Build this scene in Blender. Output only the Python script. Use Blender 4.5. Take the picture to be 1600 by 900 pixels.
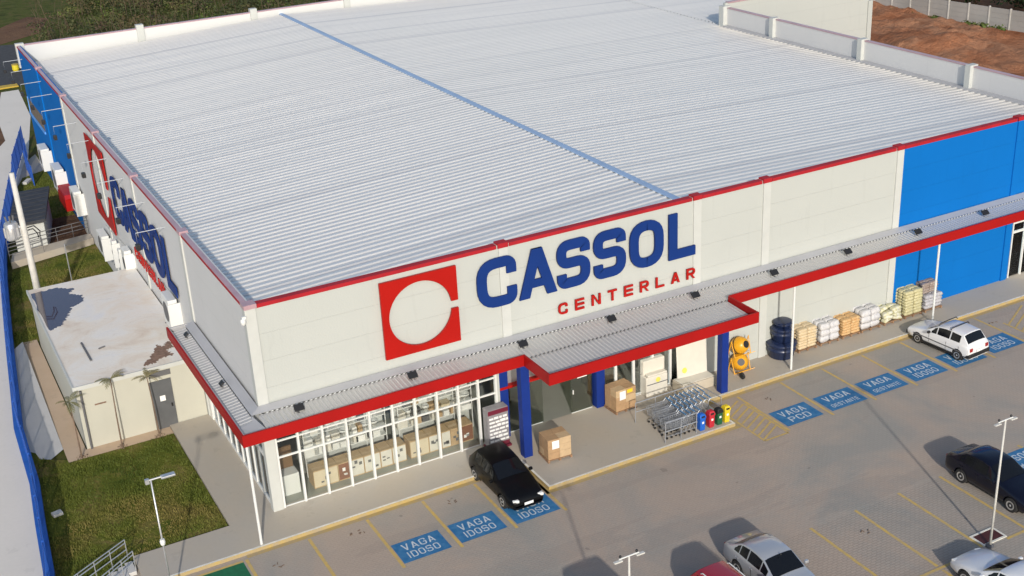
import bpy, bmesh, math, random
from mathutils import Vector, Matrix, Euler
R = math.radians
random.seed(7)
for o in list(bpy.data.objects): bpy.data.objects.remove(o)
S = bpy.context.scene
COL = S.collection

# ------------------------------------------------------------------ camera
cd = bpy.data.cameras.new('camera')
cam = bpy.data.objects.new('camera', cd); COL.objects.link(cam)
cam.location = (-10.6488, -42.8495, 28.2339)
cam.rotation_mode = 'XYZ'
cam.rotation_euler = (1.15875876, 0.0488415, -0.49567725)
cd.sensor_width = 36; cd.lens = 43.752
cd.clip_start = 0.5; cd.clip_end = 3000
S.camera = cam
# ------------------------------------------------------------------ sky, sun, exposure
SUN_EL = 23.5; SUN_AZ = 199.9          # azimuth clockwise from +Y
W = bpy.data.worlds.new('World'); S.world = W; W.use_nodes = True
nt = W.node_tree; nt.nodes.clear()
sky = nt.nodes.new('ShaderNodeTexSky'); sky.sky_type = 'NISHITA'; sky.sun_disc = False
sky.sun_elevation = R(SUN_EL); sky.sun_rotation = R(SUN_AZ); sky.air_density = 1.0; sky.dust_density = 1.2; sky.ozone_density = 1.0
bg = nt.nodes.new('ShaderNodeBackground'); bg.inputs['Strength'].default_value = 0.15
wo = nt.nodes.new('ShaderNodeOutputWorld')
nt.links.new(sky.outputs[0], bg.inputs[0]); nt.links.new(bg.outputs[0], wo.inputs[0])
sd = bpy.data.lights.new('sun', 'SUN'); sd.energy = 3.35; sd.angle = R(1.2); sd.color = (1.0, .93, .84)
sun = bpy.data.objects.new('sun', sd); COL.objects.link(sun)
sun.rotation_euler = (R(90 - SUN_EL), 0, R(-19.9)); sun.location = (-20, -60, 40)
S.view_settings.view_transform = 'Standard'; S.view_settings.look = 'None'
S.view_settings.exposure = 0.0; S.view_settings.gamma = 1.0; S.view_settings.use_curve_mapping = False
S.render.engine = 'CYCLES'

# ------------------------------------------------------------------ materials
def mat(name, col, rough=.7, metal=0, var=0, vscale=3, bump=0, bscale=20, spec=.5, col2=None, detail=4, coat=0):
    m = bpy.data.materials.new(name); m.use_nodes = True
    n = m.node_tree; b = n.nodes['Principled BSDF']; L = n.links
    b.inputs['Base Color'].default_value = (*col, 1); b.inputs['Roughness'].default_value = rough
    b.inputs['Metallic'].default_value = metal; b.inputs['Specular IOR Level'].default_value = spec
    if coat: b.inputs['Coat Weight'].default_value = coat; b.inputs['Coat Roughness'].default_value = .05
    if var or col2 or bump:
        g = n.nodes.new('ShaderNodeNewGeometry')
    if var or col2:
        t = n.nodes.new('ShaderNodeTexNoise'); t.inputs['Scale'].default_value = vscale; t.inputs['Detail'].default_value = detail
        L.new(g.outputs['Position'], t.inputs['Vector'])
        r = n.nodes.new('ShaderNodeValToRGB'); r.color_ramp.elements[0].position = .32; r.color_ramp.elements[1].position = .68
        c2 = col2 if col2 else tuple(c * (1 + var) for c in col)
        c1 = col if col2 else tuple(c * (1 - var) for c in col)
        r.color_ramp.elements[0].color = (*c1, 1); r.color_ramp.elements[1].color = (*c2, 1)
        L.new(t.outputs['Fac'], r.inputs[0]); L.new(r.outputs[0], b.inputs['Base Color'])
    if bump:
        t2 = n.nodes.new('ShaderNodeTexNoise'); t2.inputs['Scale'].default_value = bscale; t2.inputs['Detail'].default_value = 5
        L.new(g.outputs['Position'], t2.inputs['Vector'])
        bp = n.nodes.new('ShaderNodeBump'); bp.inputs['Strength'].default_value = 1; bp.inputs['Distance'].default_value = bump
        L.new(t2.outputs['Fac'], bp.inputs['Height']); L.new(bp.outputs[0], b.inputs['Normal'])
    return m

class NG:
    """tiny node helper on a material"""
    def __init__(s, m): s.m = m; s.n = m.node_tree; s.b = s.n.nodes['Principled BSDF']
    def N(s, t, **k):
        o = s.n.nodes.new(t)
        for a, v in k.items(): setattr(o, a, v)
        return o
    def L(s, a, b): s.n.links.new(a, b)
    def math(s, op, a, b=None, c=None):
        o = s.N('ShaderNodeMath', operation=op)
        for i, v in enumerate((a, b, c)):
            if v is None: continue
            if isinstance(v, (int, float)): o.inputs[i].default_value = v
            else: s.L(v, o.inputs[i])
        return o.outputs[0]
    def mix(s, f, a, b, mode='MIX'):
        o = s.N('ShaderNodeMix', data_type='RGBA', blend_type=mode)
        for i, v in ((0, f), (6, a), (7, b)):
            if isinstance(v, (int, float)): o.inputs[i].default_value = v
            elif isinstance(v, tuple): o.inputs[i].default_value = (*v, 1)
            else: s.L(v, o.inputs[i])
        return o.outputs[2]
    def noise(s, scale, detail=4, vec=None, rough=.5, dist=0):
        o = s.N('ShaderNodeTexNoise'); o.inputs['Scale'].default_value = scale; o.inputs['Detail'].default_value = detail
        o.inputs['Roughness'].default_value = rough; o.inputs['Distortion'].default_value = dist
        s.L(vec if vec is not None else s.pos(), o.inputs['Vector']); return o.outputs['Fac']
    def pos(s):
        if not hasattr(s, '_p'): s._p = s.N('ShaderNodeNewGeometry').outputs['Position']
        return s._p
    def xyz(s):
        o = s.N('ShaderNodeSeparateXYZ'); s.L(s.pos(), o.inputs[0]); return o.outputs
    def scaled(s, v):
        o = s.N('ShaderNodeVectorMath', operation='MULTIPLY'); s.L(s.pos(), o.inputs[0]); o.inputs[1].default_value = v; return o.outputs[0]
    def ramp(s, f, stops):
        o = s.N('ShaderNodeValToRGB'); e = o.color_ramp.elements
        while len(e) < len(stops): e.new(.5)
        for q, (p, c) in zip(e, stops):
            q.position = p; q.color = (*c, 1) if len(c) == 3 else c
        s.L(f, o.inputs[0]); return o.outputs[0]
    def bump(s, h, dist, strength=1):
        o = s.N('ShaderNodeBump'); o.inputs['Distance'].default_value = dist; o.inputs['Strength'].default_value = strength
        s.L(h, o.inputs['Height']); s.L(o.outputs[0], s.b.inputs['Normal'])

def wall_mat(name, col, rough=.85, seam=1.16, z0=.12, dirt=.05):
    m = mat(name, col, rough, spec=.15); g = NG(m); x = g.xyz()
    f = g.math('FRACT', g.math('DIVIDE', g.math('ADD', x[2], z0), seam))
    line = g.math('LESS_THAN', f, .022)
    big = g.noise(.35, 4); fine = g.noise(3, 6, g.scaled((1, 1, .12)))
    a = g.mix(big, tuple(c * (1 - dirt) for c in col), tuple(min(1, c * (1 + dirt * .6)) for c in col))
    a = g.mix(g.math('MULTIPLY', g.math('GREATER_THAN', fine, .62), .05), a, tuple(c * .55 for c in col))
    a = g.mix(g.math('MULTIPLY', line, .08), a, tuple(c * .45 for c in col))
    g.L(a, g.b.inputs['Base Color']); g.bump(g.math('SUBTRACT', g.noise(12, 4), g.math('MULTIPLY', line, .6)), .006)
    return m
M = {}
M['cream'] = wall_mat('cream_wall_paint', (.455, .475, .450))
M['greywall'] = wall_mat('pale_grey_wall_paint', (.60, .60, .595))
M['blue'] = wall_mat('blue_wall_paint', (.001, .135, .46), dirt=.08)
M['white'] = mat('white_paint', (.50, .515, .49), .8, var=.03, vscale=2)
M['whiteg'] = mat('white_enamel', (.68, .69, .67), .45)
M['red'] = mat('red_metal_sheet', (.33, .0045, .004), .55, spec=.25, var=.06, vscale=.7, bump=.002, bscale=2)
M['redtrim'] = mat('red_trim', (.36, .014, .022), .6, spec=.25, var=.12, vscale=1)
M['signred'] = mat('sign_red', (.37, .006, .003), .5, spec=.25, var=.04, vscale=1)
M['signblue'] = mat('sign_blue', (.005, .03, .165), .6, spec=.2, var=.05, vscale=1)
M['pillar'] = mat('dark_blue_paint', (.006, .028, .20), .6, spec=.25, var=.06, vscale=2)
M['galv'] = mat('galvanised_metal', (.55, .56, .57), .4, metal=.7, var=.06, vscale=4)
M['steel'] = mat('chrome_steel', (.42, .44, .47), .5, metal=.6)
M['rim'] = mat('alloy_rim', (.5, .5, .5), .35, metal=.5)
M['dark'] = mat('black_plastic', (.014, .014, .015), .5)
M['rubber'] = mat('tyre_rubber', (.02, .02, .02), .85)
M['asphalt'] = mat('asphalt', (.045, .046, .05), .9, var=.2, vscale=2, bump=.004, bscale=30)
M['kerbwhite'] = mat('kerb_white_paint', (.72, .70, .62), .7, var=.12, vscale=4)
M['fence'] = mat('fence_blue_paint', (.010, .075, .36), .5, var=.1, vscale=2)
M['card'] = mat('cardboard', (.40, .255, .135), .85, var=.08, vscale=5)
M['cardlight'] = mat('light_cardboard', (.50, .36, .21), .85, var=.08, vscale=5)
M['paper'] = mat('white_paper', (.8, .8, .78), .6)
M['wood'] = mat('pallet_wood', (.27, .16, .09), .9, var=.25, vscale=6)
M['acgrey'] = mat('vent_grille_grey', (.12, .12, .125), .6)
M['bark'] = mat('bark', (.17, .12, .085), .95, var=.25, vscale=8)
M['concretepole'] = mat('concrete_pole', (.55, .54, .50), .85, var=.08, vscale=3)
M['slate'] = mat('dark_grey_roof_sheet', (.035, .037, .043), .7, var=.3, vscale=2.5)
M['doorgrey'] = mat('grey_door_paint', (.10, .105, .11), .5, var=.1, vscale=2)
M['inwall'] = mat('interior_wall', (.55, .55, .52), .8, var=.05)
M['kraftdark'] = mat('dark_opening', (.02, .02, .022), .8)

# metal roof
def roof_mat(name, base=(.87, .84, .785), metal=.55, rough=.42):
    m = mat(name, base, rough, metal); g = NG(m)
    s = g.noise(1, 4, g.scaled((.05, 1.3, 1))); l = g.noise(.12, 3); f = g.noise(9, 4, g.scaled((.3, 1, 1)))
    a = g.mix(s, tuple(c * .90 for c in base), tuple(min(1, c * 1.06) for c in base))
    a = g.mix(g.math('MULTIPLY', l, .25), a, tuple(c * .82 for c in base))
    a = g.mix(g.math('MULTIPLY', g.math('GREATER_THAN', f, .66), .10), a, (.36, .34, .30))
    x = g.xyz()
    d = g.math('ABSOLUTE', g.math('SUBTRACT', g.math('FRACT', g.math('DIVIDE', g.math('ADD', x[1], .6), 9.57)), .5))
    band = g.math('SUBTRACT', 1, g.math('MINIMUM', g.math('MULTIPLY', d, 34), 1))      # darker band over every frame
    d2 = g.math('ABSOLUTE', g.math('SUBTRACT', g.math('FRACT', g.math('DIVIDE', g.math('ADD', x[1], 2.1), 3.6)), .5))
    band2 = g.math('MULTIPLY', g.math('SUBTRACT', 1, g.math('MINIMUM', g.math('MULTIPLY', d2, 26), 1)), g.noise(.3, 2))
    a = g.mix(g.math('MULTIPLY', g.math('ADD', g.math('MULTIPLY', band, .7), band2), .50), a, (.42, .42, .44))
    g.L(a, g.b.inputs['Base Color'])
    r = g.math('ADD', g.math('MULTIPLY', s, .2), rough - .1); g.L(r, g.b.inputs['Roughness'])
    return m
M['roof'] = roof_mat('corrugated_steel_roof')
M['canroof'] = roof_mat('canopy_steel_sheet', (.60, .59, .57), .4, .5)
M['flash'] = mat('steel_flashing', (.34, .47, .66), .55, metal=.3, var=.06, vscale=1)
M['flashgrey'] = mat('grey_flashing', (.46, .46, .47), .6, metal=.2, var=.05, vscale=1)

# glass
def glass_mat(name, tint=(.86, .90, .88), refl=.10):
    m = bpy.data.materials.new(name); m.use_nodes = True; n = m.node_tree; n.nodes.clear()
    o = n.nodes.new('ShaderNodeOutputMaterial'); t = n.nodes.new('ShaderNodeBsdfTransparent'); t.inputs[0].default_value = (*tint, 1)
    gl = n.nodes.new('ShaderNodeBsdfGlossy'); gl.inputs['Roughness'].default_value = .03; gl.inputs[0].default_value = (.9, .95, 1, 1)
    lw = n.nodes.new('ShaderNodeFresnel'); lw.inputs[0].default_value = 1.45
    mx = n.nodes.new('ShaderNodeMixShader'); ad = n.nodes.new('ShaderNodeMath'); ad.operation = 'ADD'; ad.inputs[1].default_value = refl; ad.use_clamp = True
    n.links.new(lw.outputs[0], ad.inputs[0]); n.links.new(ad.outputs[0], mx.inputs[0]); n.links.new(t.outputs[0], mx.inputs[1]); n.links.new(gl.outputs[0], mx.inputs[2]); n.links.new(mx.outputs[0], o.inputs[0])
    return m
M['glass'] = glass_mat('shop_glass', (.96, .97, .96), .0); M['doorglass'] = glass_mat('door_glass', (.62, .66, .58), .12)
M['carglass'] = mat('car_glass', (.006, .007, .009), .08, spec=.4)
M['net'] = mat('mesh_net', (.4, .4, .4), .8)

# ground materials
def paver_mat():
    m = mat('interlocking_pavers', (.3, .27, .24), .85); g = NG(m)
    big = g.noise(.15, 6, rough=.62, dist=.7); mid = g.noise(.55, 5, rough=.65); fine = g.noise(9, 5); sp = g.noise(34, 3)
    a = g.ramp(big, [(.40, (.350, .338, .300)), (.5, (.435, .375, .312)), (.60, (.50, .395, .308))])
    a = g.mix(g.math('MULTIPLY', mid, .30), a, (.25, .21, .175))
    a = g.mix(g.math('MULTIPLY', fine, .22), a, (.40, .375, .34))
    a = g.mix(g.math('MULTIPLY', sp, .25), a, (.18, .165, .15))
    br = g.N('ShaderNodeTexBrick'); g.L(g.pos(), br.inputs['Vector']); br.offset = .5
    br.inputs['Scale'].default_value = 1; br.inputs['Brick Width'].default_value = .24; br.inputs['Row Height'].default_value = .12; br.inputs['Mortar Size'].default_value = .012
    br.inputs['Color1'].default_value = (1, 1, 1, 1); br.inputs['Color2'].default_value = (.86, .86, .86, 1); br.inputs['Mortar'].default_value = (.45, .45, .45, 1)
    x = g.xyz(); stall = g.math('LESS_THAN', x[1], -12.3)
    amt = g.math('ADD', g.math('MULTIPLY', stall, .22), .18)
    a = g.mix(amt, a, g.mix(1.0, a, br.outputs['Color'], 'MULTIPLY'))
    # worn track down the lane
    w = g.noise(.25, 5, g.scaled((.25, 1.8, 1)), .6)
    a = g.mix(g.math('MULTIPLY', g.math('GREATER_THAN', w, .56), .12), a, (.20, .17, .15))
    oil = g.noise(1.3, 2); a = g.mix(g.math('MULTIPLY', g.math('GREATER_THAN', oil, .735), .35), a, (.12, .105, .095))
    g.L(a, g.b.inputs['Base Color']); g.bump(br.outputs['Fac'], -.004)
    return m
M['paver'] = paver_mat()
def conc_mat(name, c1, c2, joint=0):
    m = mat(name, c1, .85); g = NG(m)
    a = g.mix(g.ramp(g.noise(.3, 6, rough=.6), [(.35, (0, 0, 0)), (.65, (1, 1, 1))]), c1, c2)
    a = g.mix(g.math('MULTIPLY', g.noise(6, 6), .25), a, tuple(c * .7 for c in c1))
    a = g.mix(g.math('MULTIPLY', g.math('GREATER_THAN', g.noise(1.1, 5, rough=.7), .62), .16), a, tuple(c * .6 for c in c1))
    if joint:
        x = g.xyz(); f = g.math('LESS_THAN', g.math('FRACT', g.math('DIVIDE', x[0], joint)), .008)
        f2 = g.math('LESS_THAN', g.math('FRACT', g.math('DIVIDE', x[1], joint)), .008)
        a = g.mix(g.math('MULTIPLY', g.math('MAXIMUM', f, f2), .35), a, tuple(c * .4 for c in c1))
    g.L(a, g.b.inputs['Base Color']); g.bump(g.noise(25, 4), .002)
    return m
M['sidewalk'] = conc_mat('smooth_concrete_walk', (.43, .395, .34), (.46, .40, .315))
M['street'] = conc_mat('pale_street_concrete', (.70, .655, .585), (.74, .69, .62))
M['sandy'] = conc_mat('sandy_pavement', (.55, .42, .30), (.50, .37, .25))
M['grey_slope'] = conc_mat('grey_concrete_slope', (.56, .555, .54), (.50, .49, .47))
M['annexroof'] = mat('screeded_flat_roof', (.7, .65, .58), .8)
g = NG(M['annexroof']); n1 = g.noise(.45, 7, rough=.62, dist=.8); n2 = g.noise(.22, 5, g.scaled((1, .6, 1)), .6)
a = g.ramp(n1, [(.28, (.66, .55, .44)), (.44, (.78, .71, .61)), (.56, (.80, .77, .71)), (.72, (.74, .74, .74))])
a = g.mix(g.math('MULTIPLY', g.math('GREATER_THAN', g.noise(1.6, 8, g.scaled((.5, 1.5, 1)), .7, 1.2), .60), .16), a, (.46, .36, .28))
a = g.mix(g.math('MULTIPLY', g.noise(9, 6), .2), a, (.5, .46, .42)); g.L(a, g.b.inputs['Base Color']); g.bump(g.noise(6, 5), .01)
def soil_mat(name, cs):
    m = mat(name, cs[1], .95, spec=.05); g = NG(m)
    n1 = g.noise(.14, 8, g.scaled((1, 1, 1)), .65, .5)
    a = g.ramp(n1, [(.30, cs[0]), (.45, cs[1]), (.58, cs[2]), (.72, cs[0])])
    a = g.mix(g.math('MULTIPLY', g.noise(3, 6), .5), a, tuple(c * .55 for c in cs[1]))
    g.L(a, g.b.inputs['Base Color']); g.bump(g.noise(.8, 8, rough=.7), .5); return m
M['soil'] = soil_mat('bare_red_soil', [(.25, .095, .045), (.43, .185, .095), (.50, .26, .15)])
M['brownearth'] = soil_mat('brown_gravel', [(.10, .06, .04), (.17, .10, .065), (.22, .13, .08)])
def grass_mat(name, a1, a2, a3):
    m = mat(name, a1, .95, spec=.1); g = NG(m)
    n1 = g.noise(.7, 7, rough=.6, dist=.4); a = g.ramp(n1, [(.33, a1), (.5, a2), (.66, a3)])
    a = g.mix(g.math('MULTIPLY', g.noise(14, 4), .55), a, tuple(c * .45 for c in a1))
    g.L(a, g.b.inputs['Base Color']); g.bump(g.noise(8, 6, rough=.7), .08); return m
M['lawn'] = grass_mat('lawn', (.065, .095, .014), (.155, .17, .028), (.30, .22, .085))
M['wild'] = grass_mat('rough_hillside', (.05, .06, .016), (.10, .12, .025), (.14, .11, .045))

def leaf_mat(name, c1, c2, c3):
    m = mat(name, c1, .7, spec=.25); g = NG(m)
    n1 = g.noise(.22, 4, rough=.6); n2 = g.noise(2.2, 3)
    a = g.ramp(n1, [(.38, c1), (.5, c2), (.62, c3)]); a = g.mix(g.math('MULTIPLY', n2, .5), a, tuple(c * .45 for c in c1))
    g.L(a, g.b.inputs['Base Color']); return m
M['leaf'] = leaf_mat('scrub_leaves', (.040, .056, .020), (.085, .095, .032), (.13, .09, .045))
M['leafdark'] = leaf_mat('dark_tree_leaves', (.014, .028, .010), (.026, .048, .014), (.04, .062, .018))
M['leafbright'] = leaf_mat('bright_leaves', (.075, .125, .022), (.115, .155, .034), (.14, .12, .05))
M['dry'] = leaf_mat('dry_scrub', (.085, .062, .04), (.125, .09, .058), (.07, .055, .032))
M['palm'] = leaf_mat('palm_fronds', (.15, .155, .06), (.20, .19, .09), (.26, .22, .12))
M['blade'] = leaf_mat('grass_blades', (.075, .11, .015), (.15, .175, .03), (.25, .20, .06))
M['yellowline'] = mat('worn_yellow_paint', (.60, .41, .10), .8, col2=(.45, .34, .17), vscale=5, detail=6)
M['yellowkerb'] = mat('kerb_yellow_paint', (.44, .32, .11), .8, col2=(.36, .29, .18), vscale=3, detail=6)
M['bayblue'] = mat('bay_blue_paint', (.012, .13, .31), .75, col2=(.045, .19, .38), vscale=3.5, detail=8)
M['baywhite'] = mat('bay_white_paint', (.62, .66, .68), .75, col2=(.40, .50, .58), vscale=9, detail=5)
M['baygreen'] = mat('bay_green_paint', (.008, .13, .055), .75, var=.15, vscale=5)
M['water'] = mat('standing_rain_water', (.055, .045, .07), .04, spec=.7)
M['stain'] = mat('damp_brown_stain', (.21, .13, .09), .7, var=.3, vscale=6)
M['precast'] = conc_mat('precast_panel', (.42, .41, .39), (.33, .32, .30))

# ------------------------------------------------------------------ mesh helpers
class MB:
    def __init__(s): s.v = []; s.f = []
    def quad(s, *p):
        i = len(s.v); s.v += [tuple(q) for q in p]; s.f.append(tuple(range(i, i + len(p)))); return s
    def box(s, x0, x1, y0, y1, z0, z1, M4=None):
        i = len(s.v); c = [(x, y, z) for z in (z0, z1) for y in (y0, y1) for x in (x0, x1)]
        if M4 is not None: c = [tuple(M4 @ Vector(q)) for q in c]
        s.v += c
        for f in ((0, 2, 3, 1), (4, 5, 7, 6), (0, 1, 5, 4), (2, 6, 7, 3), (0, 4, 6, 2), (1, 3, 7, 5)): s.f.append(tuple(i + k for k in f))
        return s
    def tube(s, pts, r, n=8, cap=True, r1=None):
        pts = [Vector(p) for p in pts]; N = len(pts); base = len(s.v); a = None
        for k, p in enumerate(pts):
            d = (pts[min(k + 1, N - 1)] - pts[max(k - 1, 0)]).normalized()
            if a is None: a = Vector((0, 0, 1)) if abs(d.z) < .9 else Vector((1, 0, 0))
            u = d.cross(a).normalized(); w = d.cross(u).normalized(); a = -w if False else a
            rr = r if r1 is None else r + (r1 - r) * k / (N - 1)
            for j in range(n):
                t = 2 * math.pi * j / n; s.v.append(tuple(p + u * math.cos(t) * rr + w * math.sin(t) * rr))
        for k in range(N - 1):
            for j in range(n):
                a0 = base + k * n + j; a1 = base + k * n + (j + 1) % n; s.f.append((a0, a1, a1 + n, a0 + n))
        if cap:
            s.f.append(tuple(base + j for j in reversed(range(n)))); s.f.append(tuple(base + (N - 1) * n + j for j in range(n)))
        return s
    def lathe(s, prof, c=(0, 0, 0), n=20, M4=None, cap=True):
        base = len(s.v)
        for (r, z) in prof:
            for j in range(n):
                t = 2 * math.pi * j / n; p = Vector((r * math.cos(t), r * math.sin(t), z))
                if M4 is not None: p = M4 @ p
                s.v.append((p.x + c[0], p.y + c[1], p.z + c[2]))
        for k in range(len(prof) - 1):
            for j in range(n):
                a0 = base + k * n + j; a1 = base + k * n + (j + 1) % n; s.f.append((a0, a1, a1 + n, a0 + n))
        if cap:
            s.f.append(tuple(base + j for j in reversed(range(n)))); s.f.append(tuple(base + (len(prof) - 1) * n + j for j in range(n)))
        return s
    def prism(s, poly, z0, z1, M4=None):
        i = len(s.v); n = len(poly)
        c = [(x, y, z0) for x, y in poly] + [(x, y, z1) for x, y in poly]
        if M4 is not None: c = [tuple(M4 @ Vector(q)) for q in c]
        s.v += c
        s.f.append(tuple(i + k for k in reversed(range(n)))); s.f.append(tuple(i + n + k for k in range(n)))
        for k in range(n): s.f.append((i + k, i + (k + 1) % n, i + n + (k + 1) % n, i + n + k))
        return s
    def build(s, name, m, parent=None, smooth=False, bevel=0, loc=None, fixn=True):
        me = bpy.data.meshes.new(name); me.from_pydata(s.v, [], s.f); me.update()
        if fixn:
            b = bmesh.new(); b.from_mesh(me); bmesh.ops.recalc_face_normals(b, faces=b.faces); b.to_mesh(me); b.free()
        if smooth:
            for p in me.polygons: p.use_smooth = True
        me.materials.append(M[m] if isinstance(m, str) else m)
        o = bpy.data.objects.new(name, me); COL.objects.link(o)
        if parent: o.parent = parent
        if loc: o.location = loc
        if bevel:
            md = o.modifiers.new('bevel', 'BEVEL'); md.width = bevel; md.segments = 2; md.limit_method = 'ANGLE'
        return o
def tag(o, label=None, cat=None, group=None, kind=None):
    if label: o['label'] = label
    if cat: o['category'] = cat
    if group: o['group'] = group
    if kind: o['kind'] = kind
    return o
def empty(name, loc, label, cat, group=None, rz=0):
    o = bpy.data.objects.new(name, None); COL.objects.link(o); o.location = loc; o.rotation_euler = (0, 0, rz)
    o.empty_display_size = .2
    return tag(o, label, cat, group)
KIDS = {}
def children(o): return [c for c in bpy.data.objects if c.parent == o]
def copy_tree(o, parent=None):
    c = o.copy(); COL.objects.link(c)
    if parent: c.parent = parent
    for ch in children(o): copy_tree(ch, c)
    return c
def struct(mb, name, m, **k):
    return tag(mb.build(name, m, **k), kind='structure')
def sheet(poly, z):
    mb = MB(); mb.quad(*[(x, y, z) for x, y in poly]); return mb

# ------------------------------------------------------------------ stroke lettering
def rounded(pts, r, closed=False):
    out = []; n = len(pts); pts = [Vector((p[0], p[1])) for p in pts]; rs = r if isinstance(r, (list, tuple)) else [r] * n
    for i, p in enumerate(pts):
        if not closed and i in (0, n - 1): out.append(p); continue
        a = pts[i - 1]; b = pts[(i + 1) % n]; rr = min(rs[i], (a - p).length * .5, (b - p).length * .5)
        if rr < 1e-4: out.append(p); continue
        p0 = p + (a - p).normalized() * rr; p1 = p + (b - p).normalized() * rr
        for k in range(7):
            t = k / 6; out.append(p0 * (1 - t) ** 2 + p * 2 * t * (1 - t) + p1 * t * t)
    return out
def ribbon(pts, t, closed=False):
    n = len(pts); Lf = []; Rt = []
    for i, p in enumerate(pts):
        if closed: a = pts[i - 1]; b = pts[(i + 1) % n]
        else: a = pts[max(i - 1, 0)]; b = pts[min(i + 1, n - 1)]
        d1 = (p - a); d2 = (b - p)
        if d1.length < 1e-6: d1 = d2
        if d2.length < 1e-6: d2 = d1
        d1 = d1.normalized(); d2 = d2.normalized(); m = (d1 + d2)
        m = m.normalized() if m.length > 1e-6 else d1
        nn = Vector((-m.y, m.x)); k = 1 / max(.5, nn.dot(Vector((-d1.y, d1.x))))
        Lf.append(p + nn * t / 2 * k); Rt.append(p - nn * t / 2 * k)
    return Lf, Rt
def glyph(ch, w, t):
    h = t / 2; r = .38 * w; Q = []
    def rib(p, rr=r, cl=False): Q.append(('r', rounded(p, rr, cl), cl))
    def pol(*p): Q.append(('p', [Vector(q) for q in p], False))
    if ch == 'C': rib([(w - h, .64), (w - h, 1 - h), (h, 1 - h), (h, h), (w - h, h), (w - h, .36)])
    elif ch == 'G': rib([(w - h, .68), (w - h, 1 - h), (h, 1 - h), (h, h), (w - h, h), (w - h, .48), (w * .55, .48)], [0, r, r, r, r, 0, 0])
    elif ch == 'S': rib([(w - h, .70), (w - h, 1 - h), (h, 1 - h), (h, .52), (w - h, .52), (w - h, h), (h, h), (h, .30)], [0, .30 * w, .30 * w, .17, .17, .30 * w, .30 * w, 0])
    elif ch == 'O': rib([(h, h), (w - h, h), (w - h, 1 - h), (h, 1 - h)], w * .42, True)
    elif ch == 'D': rib([(h, h), (w - h, h), (w - h, 1 - h), (h, 1 - h)], [0, w * .5, w * .5, 0], True)
    elif ch == 'L': rib([(h, 1), (h, h), (w, h)], 0)
    elif ch == 'I': rib([(h, 1), (h, 0)], 0)
    elif ch == 'A':
        c = w / 2; pol((0, 0), (t * 1.08, 0), (c + t * .55, 1), (c - t * .55, 1)); pol((w - t * 1.08, 0), (w, 0), (c + t * .55, 1), (c - t * .55, 1)); pol((w * .26, .20), (w * .74, .20), (w * .68, .20 + t * .8), (w * .32, .20 + t * .8))
    elif ch == 'V':
        c = w / 2; pol((0, 1), (t * 1.08, 1), (c + t * .5, 0), (c - t * .5, 0)); pol((w - t * 1.08, 1), (w, 1), (c + t * .5, 0), (c - t * .5, 0))
    elif ch == 'E':
        pol((0, 0), (t, 0), (t, 1), (0, 1))
        for y in (0, .5 - h, 1 - t): pol((t, y), (w, y), (w, y + t), (t, y + t))
    elif ch == 'N':
        pol((0, 0), (t, 0), (t, 1), (0, 1)); pol((w - t, 0), (w, 0), (w, 1), (w - t, 1)); pol((t * .2, 1), (t * 1.2, 1), (w - t * .2, 0), (w - t * 1.2, 0))
    elif ch == 'T': pol((0, 1 - t), (w, 1 - t), (w, 1), (0, 1)); pol((w / 2 - h, 0), (w / 2 + h, 0), (w / 2 + h, 1 - t), (w / 2 - h, 1 - t))
    elif ch in 'PR':
        rib([(h, 0), (h, 1 - h), (w - h, 1 - h), (w - h, .46), (t, .46)], [0, 0, r, r, 0])
        if ch == 'R': pol((w * .45, .46 - h), (w * .45 + t * 1.05, .46 - h), (w, 0), (w - t * 1.15, 0))
    return Q
def letter(ch, w, t, H, O, U, V, Nn, depth, name, m, parent, Wm=None):
    """one letter: unit height scaled by H, solid of the given depth (0 = painted)"""
    O, U, V, Nn = map(Vector, (O, U, V, Nn)); mb = MB(); sx = Wm if Wm else H; k = 0
    def P(q, d): return O + U * q.x * sx + V * q.y * H + Nn * d
    for kind, pts, cl in glyph(ch, w, t):
        d = depth + k * .0012; k += 1
        if kind == 'r':
            A, B = ribbon(pts, t, cl); n = len(pts); rng = range(n if cl else n - 1)
            for i in rng:
                j = (i + 1) % n
                mb.quad(P(A[i], d), P(A[j], d), P(B[j], d), P(B[i], d))
                if depth > .01:
                    mb.quad(P(A[i], d), P(A[i], .002), P(A[j], .002), P(A[j], d)); mb.quad(P(B[i], d), P(B[j], d), P(B[j], .002), P(B[i], .002))
            if not cl and depth > .01:
                for i in (0, n - 1): mb.quad(P(A[i], d), P(B[i], d), P(B[i], .002), P(A[i], .002))
        else:
            n = len(pts); mb.quad(*[P(q, d) for q in pts])
            if depth > .01:
                for i in range(n): mb.quad(P(pts[i], d), P(pts[i], .002), P(pts[(i + 1) % n], .002), P(pts[(i + 1) % n], d))
    return mb.build(name, m, parent, fixn=False)
def word_painted(txt, x, y, z, width, H, parent, t=.14, flip=False, Uv=(1, 0, 0), Vv=(0, 1, 0)):
    widths = [(.18 if c == 'I' else .62) for c in txt]; gap = .16; tot = sum(widths) + gap * (len(txt) - 1); sx = width / tot; cx = 0
    mbs = MB()
    U = Vector(Uv); V = Vector(Vv)
    for i, c in enumerate(txt):
        O = Vector((x, y, z)) + U * cx * sx
        k = 0
        for kind, pts, cl in glyph(c, widths[i], t):
            d = k * .0012; k += 1
            def P(q): return O + U * q.x * sx + V * q.y * H + Vector((0, 0, d))
            if kind == 'r':
                A, B = ribbon(pts, t, cl); n = len(pts)
                for a in range(n if cl else n - 1):
                    b = (a + 1) % n; mbs.quad(P(A[a]), P(A[b]), P(B[b]), P(B[a]))
            else: mbs.quad(*[P(q) for q in pts])
        cx += widths[i] + gap
    return mbs.build('lettering', 'baywhite', parent, fixn=False)

# ================================================================== GROUND
struct(sheet([(-400, -300), (700, -300), (700, 900), (-400, 900)], -.02), 'ground', 'wild')
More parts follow.
